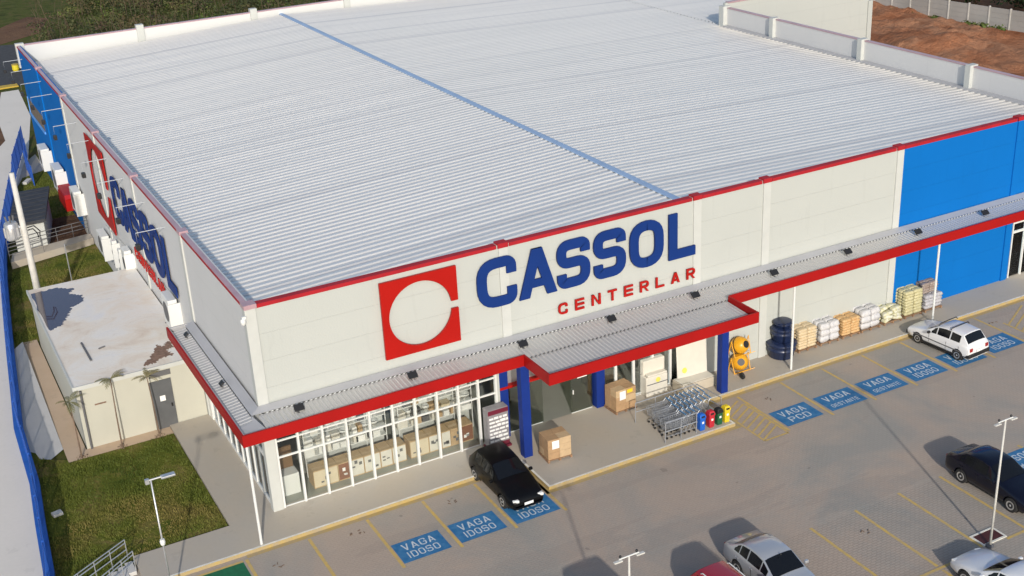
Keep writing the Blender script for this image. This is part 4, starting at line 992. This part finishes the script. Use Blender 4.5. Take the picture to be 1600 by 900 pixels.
for row, (yy, n, x0) in enumerate(((-2.55, 8, 17.0), (-3.18, 8, 16.9), (-3.80, 4, 16.85))):
    for k in range(n):
        c = tr if first else copy_tree(tr); first = False
        c.location = (x0 + k * .25 + random.uniform(-.02, .02), yy + random.uniform(-.03, .03), .15); c.rotation_euler = (0, 0, random.uniform(-.03, .03))
        c['label'] = 'wire shopping trolley in the ' + ('rear', 'middle', 'kerb side')[row] + ' nested row of the trolley bay'; c['group'] = ('rear', 'middle', 'kerb side')[row] + ' row of nested shopping trolleys'
# promotional stand
e = empty('promotion_stand', (10.02, -.42, .15), 'grey and burgundy promotion stand with rows of white packs left of the entrance', 'display stand')
MB().box(-.50, .50, -.22, .26, .12, 1.95).build('body', mat('grey_wrap', (.24, .23, .24), .5, var=.1), e, bevel=.02)
bp_ = mat('burgundy_print', (.14, .012, .03), .5); MB().box(-.49, .49, -.232, -.222, 1.72, 1.93).build('header_band', bp_, e); MB().box(-.49, .49, -.232, -.222, .14, .30).build('bottom_band', bp_, e); MB().box(-.55, .55, -.30, .28, 0, .10).build('base', bp_, e)
rnd = random.Random(9); b = MB()
for r_ in range(7):
    x = -.44
    while x < .4: w_ = rnd.uniform(.10, .26); b.box(x, min(x + w_, .46), -.242, -.223, .38 + r_ * .185, .38 + r_ * .185 + rnd.uniform(.08, .12)); x += w_ + rnd.uniform(.02, .06)
b.build('white_pack', 'paper', e)
# ------------------------------------------------------------------ goods inside the windows
cols = [('display_white', (.62, .60, .54)), ('display_cream', (.60, .52, .38)), ('display_tan', (.45, .32, .19)), ('display_brown', (.22, .10, .06))]
dm = [mat(n, c, .6, var=.05) for n, c in cols]
x = 1.95; k = 0; seq = [(1.1, 1), (.55, 3), (.62, 0), (.75, 0), (.55, 0), (.65, 0), (None, 0), (.9, 1), (.6, 0), (.45, 0), (.5, 2), (.6, 3)]
for w_, mi in seq:
    if w_ is None: x = 6.35; continue
    e = empty('boxed_appliance', (x + w_ / 2, .95, .155), ('cream', 'white')[mi == 0] + ' boxed item number in the window row', 'boxed goods', 'boxed goods in the shop window')
    MB().box(-w_ / 2 + .01, w_ / 2 - .01, -.28, .42, 0, .82).build('box', 'cardlight', e)
    f = MB().box(-w_ / 2 + .03, w_ / 2 - .03, -.29, -.282, .05, .78).build('front_panel', dm[mi], e)
    e['label'] = ['white boxed appliance in the row behind the shop windows', 'cream boxed appliance in the row behind the shop windows', 'tan boxed appliance in the row behind the shop windows', 'box with a dark brown printed front behind the shop windows'][mi]
    rnd = random.Random(int(x * 10)); b = MB()
    for q in range(3):
        px = rnd.uniform(-w_ / 2 + .08, w_ / 2 - .2); pz = rnd.uniform(.12, .6); b.box(px, px + .13, -.296, -.291, pz, pz + rnd.uniform(.05, .16))
    b.build('printed_mark', 'acgrey' if mi != 3 else 'paper', f); x += w_
for (x0, x1, lab) in ((2.0, 5.75, 'long shelf of white bathroom ware behind the left shop windows'), (6.3, 9.9, 'long shelf of white bathroom ware behind the right shop windows')):
    e = empty('shelf_unit', ((x0 + x1) / 2, 1.85, .155), lab, 'shelf'); hw = (x1 - x0) / 2
    for z in (.95, 1.40, 1.95, 2.45): MB().box(-hw, hw, -.16, .22, z - .04, z).build('shelf_board', 'whiteg', e)
    b = MB()
    for k in range(5): xx = -hw + k * (2 * hw - .04) / 4; b.box(xx, xx + .04, -.18, -.165, 0, 2.8)
    b.build('upright', 'whiteg', e); MB().box(-hw, hw, .23, .26, 0, 2.95).build('back_panel', 'white', e)
    rnd = random.Random(int(x0 * 7))
    stock = {}
    for z in (.95, 1.40, 1.95, 2.45):
        xx = x0 + .22
        while xx < x1 - .2:
            kind = rnd.random(); v = rnd.randint(0, 4)
            if kind < .45 and z > 1:
                w_ = .12 + .025 * v
                o = MB().lathe([(.07, 0), (.09, .10), (w_, .20), (w_ * 1.05, .30), (w_ * .9, .31), (w_ * .6, .2)], n=12).build('washbasin', 'whiteg', None, smooth=True); lab2 = 'white ceramic washbasin on the shelf behind the shop windows'; ct = 'washbasin'
            else:
                w_ = .10 + .035 * v; hh = rnd.uniform(.2, .36)
                o = MB().box(-w_, w_, -.13, .15, 0, hh).build('stock_box', rnd.choice([dm[0], dm[0], dm[1], M['whiteg'], M['whiteg'], M['acgrey'], dm[2], M['paper']]), None); lab2 = 'boxed stock on the shelf behind the shop windows'; ct = 'box'
            o.location = (xx, 1.85, .155 + z); tag(o, lab2, ct, ct + ' stock on the window shelves'); xx += w_ * 2 + rnd.uniform(.02, .07)
e = empty('vanity_unit', (.95, 1.1, .155), 'white vanity cabinet with a tan mirror back behind the first shop window', 'cabinet'); MB().box(-.45, .45, -.3, .3, 0, .95).build('cabinet', 'whiteg', e); MB().prism([(-.4, .22), (.4, .22), (.4, .3), (-.4, .3)], 1.0, 2.0).build('mirror_back', mat('tan_back', (.17, .10, .05), .5), e)

# ================================================================== CARS
def car(name, label, x, y, rz, paint, prof, W2=.82, Lc=4.0, belt=.88, roofw=.60, wb=(.78, 3.3), sill=.24, R_w=.30, cat='car', glass_rear=True, black_bumper=False, roofrail=None, rimc='rim', wagon=False, detail=None):
    """prof: dict with u positions (metres from the front) and heights; body grid along u"""
    e = empty(name, (x, y, 0), label, cat, None, rz=R(rz))
    # stations: (u, z_top, half width factor at belt, roof width, belt z, is_glasshouse)
    st = prof; rows = []
    def lerp(a, b_, t_): return a + (b_ - a) * t_
    for (u, zt, wf, zb_) in st:
        w = W2 * wf; gh = zt - zb_
        if gh > .12:     # glasshouse present
            k = min(1, (zt - belt) / (prof_roof - belt)); rw = lerp(w * .93, roofw, k)
            p = [(w * .90, sill), (w * .985, sill + .12), (w, .52), (w * .985, zb_ - .06), (w * .955, zb_), (rw, zt - .05), (rw * .86, zt - .008), (rw * .45, zt + .012), (0, zt + .018)]
        else:
            p = [(w * .90, sill), (w * .985, sill + .12), (w, .52), (w * .985, zt - .16), (w * .95, zt - .08), (w * .88, zt - .04), (w * .72, zt - .015), (w * .4, zt), (0, zt + .01)]
        if zt < .6: p = [(w * .9, sill), (w * .97, sill + .08), (w, sill + .16), (w * .99, zt - .16), (w * .96, zt - .10), (w * .88, zt - .05), (w * .72, zt - .02), (w * .4, zt - .005), (0, zt)]
        rows.append([Vector((px, -u, pz)) for px, pz in p])
    n = len(rows[0]); b = MB(); full = []
    for r_ in rows:
        f = [Vector((-v.x, v.y, v.z)) for v in r_] + [v.copy() for v in reversed(r_[:-1])]; full.append(f)
    m_ = len(full[0])
    for f in full: b.v += [tuple(v) for v in f]
    for i in range(len(full) - 1):
        for j in range(m_ - 1): b.f.append((i * m_ + j, i * m_ + j + 1, (i + 1) * m_ + j + 1, (i + 1) * m_ + j))
        b.f.append((i * m_ + m_ - 1, i * m_, (i + 1) * m_, (i + 1) * m_ + m_ - 1))
    b.f.append(tuple(range(m_))); b.f.append(tuple((len(full) - 1) * m_ + k for k in reversed(range(m_))))
    body = b.build('body', paint, None, smooth=True)
    cut = MB()
    for wy in wb:
        for s in (-1, 1): cut.lathe([(R_w + .06, -.16), (R_w + .06, .30)], c=(s * (W2 - .07), -wy, R_w + .01), n=24, M4=Matrix.Rotation(R(90 * s), 4, 'Y'))
    co = cut.build('cutter', 'dark', None)
    md = body.modifiers.new('b', 'BOOLEAN'); md.object = co; md.operation = 'DIFFERENCE'; md.solver = 'EXACT'
    dg = bpy.context.evaluated_depsgraph_get(); nm = bpy.data.meshes.new_from_object(body.evaluated_get(dg))
    body.modifiers.clear(); body.data = nm; bpy.data.objects.remove(co)
    for p_ in nm.polygons: p_.use_smooth = True
    try: nm.set_sharp_from_angle(angle=R(38))
    except Exception: pass
    body.parent = e
    # dark arch lining
    for wy in wb:
        for s in (-1, 1):
            o = MB(); o.lathe([(R_w, -.11), (R_w + .0, .10), (R_w * .9, .115)], c=(s * (W2 - .125), -wy, R_w), n=22, M4=Matrix.Rotation(R(90 * s), 4, 'Y')); tw = o.build('wheel', 'rubber', e, smooth=False)
            o = MB(); o.lathe([(R_w * .64, .09), (R_w * .62, .122), (R_w * .2, .105), (R_w * .1, .13)], c=(s * (W2 - .125), -wy, R_w), n=16, M4=Matrix.Rotation(R(90 * s), 4, 'Y')); o.build('rim', rimc, tw)
            for k in range(5):
                pass
            MB().lathe([(R_w + .055, -.10), (R_w + .055, -.06)], c=(s * (W2 - .125), -wy, R_w + .01), n=20, M4=Matrix.Rotation(R(90 * s), 4, 'Y')).build('wheel_arch', 'dark', e)
    MB().box(-W2 * .82, W2 * .82, -Lc + .35, -.35, .16, sill + .04).build('underbody', 'dark', e)
    # glass patches
    def patch(i, j0, j1, i2, inset=(.08, .08, .10, .10), off=.006, nmn='window', div=4, mt='carglass', parent=None, lab=None):
        A0, A1, B0, B1 = full[i][j0], full[i][j1], full[i2][j0], full[i2][j1]
        g = MB(); a0, a1, v0, v1 = inset
        js = list(range(j0, j1 + 1)) if j1 > j0 else [j0, j1]
        ii = list(range(i, i2 + 1))
        nu, nv = 6, 4
        def S(u, v):
            fi = v * (len(ii) - 1); k = min(int(fi), len(ii) - 2); fv = fi - k; fj = u * (len(js) - 1); l = min(int(fj), len(js) - 2); fu = fj - l
            P00 = full[ii[k]][js[l]]; P01 = full[ii[k]][js[l + 1]]; P10 = full[ii[k + 1]][js[l]]; P11 = full[ii[k + 1]][js[l + 1]]
            return (P00 * (1 - fu) + P01 * fu) * (1 - fv) + (P10 * (1 - fu) + P11 * fu) * fv
        for q in range(nv + 1):
            for p_ in range(nu + 1):
                u = a0 + (1 - a0 - a1) * p_ / nu; v = v0 + (1 - v0 - v1) * q / nv
                P = S(u, v); dU = S(min(u + .02, 1), v) - S(max(u - .02, 0), v); dV = S(u, min(v + .02, 1)) - S(u, max(v - .02, 0)); N_ = dU.cross(dV)
                if N_.length < 1e-9: N_ = Vector((0, 0, 1))
                N_.normalize(); c_ = Vector((0, -Lc / 2, .6))
                if N_.dot(P - c_) < 0: N_ = -N_
                g.v.append(tuple(P + N_ * off))
        for q in range(nv):
            for p_ in range(nu): k = q * (nu + 1) + p_; g.f.append((k, k + 1, k + nu + 2, k + nu + 1))
        return g.build(nmn, mt, parent or e, smooth=True, fixn=False)
    D_ = detail
    jL, jR = 6, m_ - 7            # roof edge columns (left, right)
    patch(D_['cowl'], 5, m_ - 6, D_['roof0'], (.07, .07, .06, .04), nmn='windscreen', off=.012)
    if glass_rear: patch(D_['roof1'], 5, m_ - 6, D_['rear'], D_.get('rin', (.09, .09, .08, .12)), nmn='rear_window', off=.012)
    for s, (ja, jb) in ((0, (4, 5)), (1, (m_ - 6, m_ - 5))):
        for (ia, ib, fr) in D_['side']:
            patch(ia, ja, jb, ib, (.10, .10, fr[0], fr[1]), nmn='side_window', off=.010)
    # lights / plates
    for s in (-1, 1):
        hl = MB(); hx0 = D_.get('hlx', .62)
        z = D_['hlz']; hl.prism([(s * hx0 - .15, -.30), (s * hx0 + .10, -.36), (s * hx0 + .10, -.10), (s * hx0 - .15, -.03)], z - .10, z + .03); o = hl.build('headlight', 'whiteg', e, bevel=.03)
        o.location = (0, D_.get('hly', 0.0), 0)
        MB().box(s * (W2 - .24) - .10, s * (W2 - .24) + .10, -Lc - .012, -Lc + .12, D_['tlz'] - .06, D_['tlz'] + .12).build('tail_light', mat('tail_light_red', (.30, .02, .02), .25), e, bevel=.02)
        mr = MB().box(s * (W2 + .02), s * (W2 + .18), D_['mir'], D_['mir'] + .12, belt, belt + .13); mr.build('wing_mirror', paint if not black_bumper else 'dark', e, bevel=.03)
    MB().box(-.2, .2, -Lc - .03, -Lc - .015, D_['plz'], D_['plz'] + .12).build('number_plate', 'paper', e)
    MB().box(-.2, .2, .012, .03, .38, .49).build('number_plate', 'paper', e)
    if black_bumper:
        MB().box(-W2 * .96, W2 * .96, -Lc - .05, -Lc + .45, .28, .50).build('bumper', 'dark', e, bevel=.05); MB().box(-W2 * .92, W2 * .92, -.4, .06, .28, .48).build('bumper', 'dark', e, bevel=.05)
        for s in (-1, 1): MB().box(s * (W2 + .005) - .012, s * (W2 + .005) + .012, -Lc + .5, -.5, .50, .55).build('side_moulding', 'acgrey', e)
        MB().box(-W2 * .99, W2 * .99, -Lc + .6, -.6, .20, .30).build('sill_trim', 'dark', e)
    if roofrail == 'along':
        for s in (-1, 1): MB().tube([(s * (roofw - .03), -1.75, prof_roof - .02), (s * (roofw - .03), -1.85, prof_roof + .05), (s * (roofw - .03), -3.2, prof_roof + .05), (s * (roofw - .03), -3.3, prof_roof - .02)], .022, 6).build('roof_rail', 'whiteg', e)
    if roofrail == 'across':
        for yy in (-1.85, -2.55): MB().tube([(-roofw - .06, yy, prof_roof - .03), (-roofw + .03, yy, prof_roof + .07), (roofw - .03, yy, prof_roof + .07), (roofw + .06, yy, prof_roof - .03)], .025, 6).build('roof_bar', 'dark', e)
    if roofrail == 'antenna': MB().lathe([(.03, 0), (.012, .06)], c=(0, -1.95, prof_roof + .02), n=8).build('antenna', 'dark', e)
    for s in (-1, 1):
        for hy in (D_['hand'][0] - .95, D_['hand'][0] + .06, D_['hand'][1] + .05): MB().box(s * (W2 - .012) - .01, s * (W2 - .012) + .0125, -hy - .008, -hy + .008, .36, belt - .10).build('door_gap', 'dark', e)
        for hy in D_['hand']: MB().box(s * W2 * .99 - .012, s * W2 * .99 + .022, -hy - .16, -hy, belt - .14, belt - .11).build('door_handle', paint, e)
    return e
prof_roof = 1.45
hatch = [(0, .50, .74, .50), (.05, .62, .86, .62), (.25, .74, .95, .74), (.6, .86, .985, .86), (.95, .95, 1, .93), (1.22, 1.0, 1, .92), (1.95, 1.40, 1, .90), (2.3, 1.46, 1, .90), (2.65, 1.47, 1, .91), (3.30, 1.42, .99, .94), (3.72, 1.00, .96, .95), (3.86, .86, .92, .86), (3.90, .5, .86, .5)]
det_h = dict(cowl=5, roof0=6, roof1=9, rear=10, side=[(5, 6, (.55, .02)), (6, 7, (.06, .0)), (7, 8, (.0, .06)), (8, 9, (.06, .12))], hlz=.62, tlz=.72, plz=.50, mir=-1.52, hand=(2.35, 3.1), hlx=.56, hly=.03)
det_h = dict(det_h, side=[(5, 6, (.50, .04)), (6, 8, (.04, .06)), (8, 9, (.04, .14))])
p_black = mat('black_car_paint', (.003, .003, .0035), .35, coat=.10, spec=.2); p_navy = mat('dark_navy_car_paint', (.003, .004, .012), .25, coat=.35, spec=.3)
p_white = mat('white_car_paint', (.72, .73, .74), .3, coat=.6); p_silver = mat('silver_car_paint', (.50, .52, .55), .28, metal=.5, coat=.8); p_red = mat('red_car_paint', (.32, .008, .018), .25, coat=.8)
car('parked_car', 'black hatchback with its tail over the kerb in front of the shop windows', 8.82, -5.40, 180, p_black, hatch, Lc=3.9, wb=(.78, 3.25), detail=det_h)
# old white hatchback: nose towards the shop
prof_roof = 1.38
oldh = [(0, .48, .84, .48), (.06, .66, .93, .66), (.3, .74, .97, .74), (.7, .82, .99, .82), (1.0, .87, 1, .86), (1.18, .92, 1, .86), (1.82, 1.32, 1, .86), (2.25, 1.38, 1, .87), (2.60, 1.39, 1, .88), (3.25, 1.35, .99, .90), (3.60, .94, .97, .90), (3.70, .84, .95, .84), (3.74, .5, .92, .5)]
car('parked_car', 'old white hatchback with black bumpers and two roof bars, nose over the kerb', 33.02, -2.1, 4.5, p_white, oldh, W2=.80, Lc=3.74, wb=(.72, 3.10), belt=.86, black_bumper=True, roofrail='across', R_w=.27, rimc='galv', detail=dict(det_h, hlz=.52, tlz=.66, plz=.52))
# sedans
prof_roof = 1.42
sed = [(0, .46, .72, .46), (.06, .60, .85, .60), (.35, .74, .95, .74), (.8, .86, .99, .86), (1.15, .93, 1, .90), (1.42, .97, 1, .90), (2.12, 1.37, 1, .90), (2.5, 1.42, 1, .90), (2.85, 1.42, 1, .91), (3.30, 1.36, 1, .93), (3.82, 1.04, .985, .96), (4.12, 1.00, .95, .98), (4.24, .90, .90, .9), (4.28, .5, .84, .5)]
det_s = dict(cowl=5, roof0=6, roof1=9, rear=10, side=[(5, 6, (.50, .04)), (6, 8, (.04, .06)), (8, 9, (.04, .06)), (9, 10, (.04, .45))], hlz=.62, tlz=.72, plz=.48, mir=-1.72, hand=(2.5, 3.3), hlx=.56, hly=-.04)
car('parked_car', 'black sedan beside the blue bay marking at the right edge', 25.35, -16.35, 180, p_navy, sed, Lc=4.28, wb=(.85, 3.35), belt=.90, detail=det_s)
car('parked_car', 'silver sedan next to the red car in the lower row', 14.05, -16.45, 180, p_silver, sed, W2=.84, Lc=4.28, wb=(.85, 3.35), belt=.90, roofrail='antenna', detail=det_s)
car('parked_car', 'white sedan nearest the lamp post, cut by the bottom edge', 20.45, -17.0, 0, p_white, sed, W2=.85, Lc=4.28, wb=(.85, 3.35), belt=.90, detail=det_s)
prof_roof = 1.5
tallh = [(0, .50, .74, .50), (.05, .64, .86, .64), (.25, .76, .95, .76), (.6, .88, .985, .88), (.95, .97, 1, .95), (1.2, 1.03, 1, .95), (1.85, 1.44, 1, .93), (2.25, 1.5, 1, .93), (2.65, 1.51, 1, .94), (3.55, 1.46, .99, .97), (3.92, 1.02, .96, .98), (4.03, .9, .92, .9), (4.06, .5, .86, .5)]
car('parked_car', 'red hatchback with pale roof rails beside the silver sedan', 11.55, -17.25, 180, p_red, tallh, Lc=4.06, wb=(.8, 3.35), belt=.93, roofrail='along', detail=dict(det_h, mir=-1.55))
# vehicles just below the frame whose shadows fall into it
p_grey = mat('grey_van_paint', (.35, .36, .37), .3, coat=.6); prof_roof = 2.15
van = [(0, .60, .78, .60), (.06, .85, .9, .85), (.35, .98, .96, .98), (.7, 1.08, .99, 1.06), (.95, 1.14, 1, 1.08), (1.1, 1.2, 1, 1.08), (1.75, 2.02, 1, 1.08), (2.1, 2.14, 1, 1.08), (2.8, 2.15, 1, 1.08), (4.7, 2.12, 1, 1.08), (4.85, 1.3, .99, 1.1), (4.9, 1.0, .98, 1.0), (4.94, .6, .95, .6)]
car('parked_van', 'grey van below the bottom edge, seen only by its shadow', 7.15, -18.6, 180, p_grey, van, W2=.92, Lc=4.94, wb=(.9, 3.9), belt=1.08, roofw=.80, cat='van', detail=dict(det_h, mir=-1.5, hlz=.75, tlz=.9))
prof_roof = 1.45
car('parked_car', 'dark hatchback below the bottom edge, seen only by its shadow', 16.35, -17.25, 0, p_black, hatch, Lc=3.9, wb=(.78, 3.25), detail=det_h)

# ================================================================== VEGETATION
def leaves(mb, c, rad, n, size, rnd, shell=.55, flat=1):
    for _ in range(n):
        d = Vector((rnd.gauss(0, 1), rnd.gauss(0, 1), rnd.gauss(0, 1) * .9)).normalized(); r_ = (shell + (1 - shell) * rnd.random() ** .6)
        p = Vector(c) + Vector((d.x * rad[0], d.y * rad[1], d.z * rad[2])) * r_
        s = size * rnd.uniform(.5, 1.3); N_ = (d + Vector((rnd.uniform(-.8, .8), rnd.uniform(-.8, .8), rnd.uniform(-.2, .9)))).normalized()
        U = N_.cross(Vector((rnd.random(), rnd.random(), rnd.random()))).normalized(); V = N_.cross(U)
        mb.quad(p + U * s * .5, p + V * s * .32, p - U * s * .5, p - V * s * .32)
rnd = random.Random(21)
# thicket behind the store
thick = MB(); dryb = MB(); brt = MB()
for _ in range(760):
    y = rnd.uniform(60, 150); x = rnd.uniform(4 + max(0, (y - 95) * .12), 84)
    if y > 105 and x < 8 + (y - 105) * .35: continue
    q = rnd.random(); tgt = thick if q < .56 else (dryb if q < .80 else brt)
    hh = rnd.uniform(1.0, 2.6) * (1.15 if tgt is thick else .85); rr = rnd.uniform(1.2, 2.6)
    for k in range(3):
        leaves(tgt, (x + rnd.uniform(-.7, .7) * rr, y + rnd.uniform(-.7, .7) * rr, hh * rnd.uniform(.35, .75)), (rr * .7, rr * .7, hh * .5), 60 if tgt is not dryb else 40, .30, rnd, .5)
tag(thick.build('scrub_thicket', 'leaf', fixn=False), 'dense green scrub covering the slope behind the store', 'scrub', kind='stuff')
tag(brt.build('leafy_scrub', 'leafbright', fixn=False), 'brighter leafy scrub scattered on the slope behind the store', 'scrub', kind='stuff')
for _ in range(900):
    y = rnd.uniform(60, 140); x = rnd.uniform(6 + max(0, (y - 95) * .12), 60); z = rnd.uniform(1, 2.6); p = Vector((x, y, 0))
    a = rnd.uniform(0, 6.3); dryb.tube([p + Vector((0, 0, .3)), p + Vector((math.cos(a) * .3, math.sin(a) * .3, z)), p + Vector((math.cos(a) * .7, math.sin(a) * .7, z * 1.5))], .025, 3, cap=False)
tag(dryb.build('dry_scrub', 'dry', fixn=False), 'dry brown twiggy scrub on the slope behind the store', 'scrub', kind='stuff')
# trees behind the precast wall
def tree(x, y, h, r, label, m='leafdark', seed=1):
    rd = random.Random(seed); e = empty('tree', (x, y, 0), label, 'tree', 'dark trees beyond the precast wall')
    b = MB(); b.tube([(0, 0, 0), (.1, 0, h * .4), (.0, .1, h * .8)], .22, 8, r1=.08)
    for k in range(5): a = k * 1.3; b.tube([(0, 0, h * (.35 + .08 * k)), (math.cos(a) * r * .5, math.sin(a) * r * .5, h * (.55 + .08 * k))], .08, 5, r1=.03)
    b.build('trunk', 'bark', e)
    b = MB()
    for k in range(16):
        a = rd.uniform(0, 6.3); q = r * math.sqrt(rd.random()) * .8; z = h * rd.uniform(.28, .92)
        leaves(b, (math.cos(a) * q, math.sin(a) * q, z), (r * .42, r * .42, h * .16), 150, .40, rd, .4)
    b.build('crown', m, e, fixn=False); return e
tp = [(93.5, 62, 5.5, 3.2), (93.8, 56.5, 4.8, 3.0), (94.2, 51, 6.0, 3.4), (94.5, 46, 6.5, 3.6), (95, 41, 6.2, 3.4), (95.5, 36, 7.0, 3.6), (92.6, 67, 5, 3.0), (99, 58, 8, 4), (100, 49, 8, 4), (101, 41, 8.5, 4)]
tl = ['at the far left end behind the wall', 'low and broad, second along the wall', 'third along the wall', 'fourth along the wall', 'fifth along the wall', 'nearest the right edge of the picture', 'just behind the store wing', 'in the second row at the left', 'in the middle of the second row', 'in the second row at the right']
for i, (x, y, h, r_) in enumerate(tp): tree(x, y, h, r_, 'dark leafy tree beyond the precast wall, ' + tl[i], seed=i + 3)
# precast wall
e = empty('precast_wall', (0, 0, 0), 'weathered grey precast concrete panel wall behind the bare soil', 'wall')
pa = Vector((86.7, 66.0, 0)); pb = Vector((90.9, 33.0, 0)); n = 14
for k in range(n):
    b = MB(); a = pa.lerp(pb, k / n); q = pa.lerp(pb, (k + 1) / n); d = (q - a).normalized(); ang = math.atan2(d.y, d.x); Mx = Matrix.Translation(a) @ Matrix.Rotation(ang, 4, 'Z'); Lg = (q - a).length
    for z in range(4): b.box(.07, Lg - .07, -.03, .03, z * .5 + .008, z * .5 + .496, Mx)
    MB().box(-.07, .07, -.08, .08, 0, 2.1, Mx).build('post', 'concretepole', e); b.build('panel', 'precast', e)
# weeds and mounds on the soil
for i, (x, y) in enumerate(((87.0, 55.5), (87.3, 49.8), (87.9, 46.0), (88.1, 44.3), (88.4, 42.6), (87.0, 52.5))):
    b = MB(); rd = random.Random(i); leaves(b, (x, y, .3), (.7, .9, .4), 130, .35, rd, .05)
    tag(b.build('weed_clump', 'leafbright', fixn=False), 'green weed clump at the foot of the precast wall, ' + ['leftmost', 'third from the left', 'fourth from the left', 'fifth from the left', 'rightmost', 'second from the left'][i], 'weeds', 'weed clumps by the precast wall')
b = MB(); rd = random.Random(5); nx, ny = 70, 60
from mathutils import noise as mn
for j in range(ny + 1):
    for i in range(nx + 1):
        x = 62.3 + i * .38; y = 12 + j * .85; q = (mn.noise(Vector((x * .12, y * .12, 0))) + .5 * mn.noise(Vector((x * .45, y * .45, 3))) + .3 * mn.noise(Vector((x * 1.3, y * 1.1, 3))))
        edge = min(1, i / 6, (nx - i) / 4); b.v.append((x, y, .02 + max(0, (q + .35)) * 1.1 * max(0, edge)))
for j in range(ny):
    for i in range(nx): k = j * (nx + 1) + i; b.f.append((k, k + 1, k + nx + 2, k + nx + 1))
struct(b, 'soil_mounds', 'soil', smooth=True, fixn=False)
# palms in the garden
def palm(x, y, h, lean, label, seed):
    rd = random.Random(seed); e = empty('young_palm', (x, y, .05), label, 'palm', 'young palms in front of the annex')
    top = Vector((lean[0], lean[1], h)); b = MB(); b.tube([(0, 0, 0), (lean[0] * .25, lean[1] * .25, h * .5), tuple(top)], .04, 7, r1=.022); b.build('trunk', 'bark', e)
    b = MB()
    for k in range(8):
        a = rd.uniform(0, 6.3); up = rd.uniform(.1, 1.1); Lr = rd.uniform(.45, .8); prev = top.copy(); d = Vector((math.cos(a), math.sin(a), up)).normalized()
        for s in range(6):
            d = (d + Vector((0, 0, -.16))).normalized(); nx_ = prev + d * Lr / 6; side = d.cross(Vector((0, 0, 1))).normalized(); w_ = .11 * math.sin(math.pi * (s + .8) / 6.6)
            for t_ in (.2, .7):
                c0 = prev.lerp(nx_, t_)
                for sg in (-1, 1): b.quad(c0, c0 + side * sg * w_ * 1.0 + d * .09 + Vector((0, 0, -.03)), c0 + side * sg * w_ * .95 + d * .125 + Vector((0, 0, -.03)), c0 + d * .03)
            b.tube([prev, nx_], .008, 3, cap=False); prev = nx_
    b.build('frond', 'palm', e, fixn=False)
    b = MB()
    leaves(b, (0, 0, .03), (.28, .28, .05), 40, .09, rd, .2); b.build('mulch', 'bark', e, fixn=False)
palm(-6.0, 9.0, 2.9, (-.05, -.1, 0), 'young palm at the left end in front of the annex', 1)
palm(-4.23, 8.95, 3.3, (.1, .3, 0), 'tallest young palm in front of the annex wall', 2)
palm(-2.54, 8.95, 3.0, (-.05, .2, 0), 'young palm in front of the grey annex door', 3)
# grass tufts on the lawns
b = MB(); rd = random.Random(11)
def inpoly(x, y, P):
    c = False; j = len(P) - 1
    for i in range(len(P)):
        if (P[i][1] > y) != (P[j][1] > y) and x < (P[j][0] - P[i][0]) * (y - P[i][1]) / (P[j][1] - P[i][1]) + P[i][0]: c = not c
        j = i
    return c
P1 = [(-8.6, -.4), (-5.8, -.4), (-5.8, .05), (-1.95, .05), (-1.95, 8.8), (-6.62, 8.8), (-7.65, 9.9), (-8.3, 7.6)]
P2 = [(-5.75, 23), (-.1, 23), (-.1, 36.3), (-5.4, 34.2), (-6.35, 29), (-6.9, 22.8)]; P3 = [(-.1, 43), (-.1, 55), (-1.9, 54), (-2.9, 50), (-4.0, 43)]
for P, n in ((P1, 30000), (P2, 14000), (P3, 7000)):
    xs_ = [p[0] for p in P]; ys_ = [p[1] for p in P]; k = 0
    while k < n:
        x = rd.uniform(min(xs_), max(xs_)); y = rd.uniform(min(ys_), max(ys_))
        if not inpoly(x, y, P): k += .3; continue
        k += 1; q = mn.noise(Vector((x * .55, y * .55, 7)))
        if q < -.18 and rd.random() < .75: continue
        h_ = rd.uniform(.03, .10) * (1.3 if q > .1 else 1); a = rd.uniform(0, 6.3); w_ = .022
        dx, dy = math.cos(a) * w_, math.sin(a) * w_; lx, ly = rd.uniform(-.05, .05), rd.uniform(-.05, .05)
        b.quad((x - dx, y - dy, .05), (x + dx, y + dy, .05), (x + lx, y + ly, .05 + h_))
tag(b.build('grass_tufts', 'blade', fixn=False), 'short uneven grass growing on the lawns', 'grass', kind='stuff')
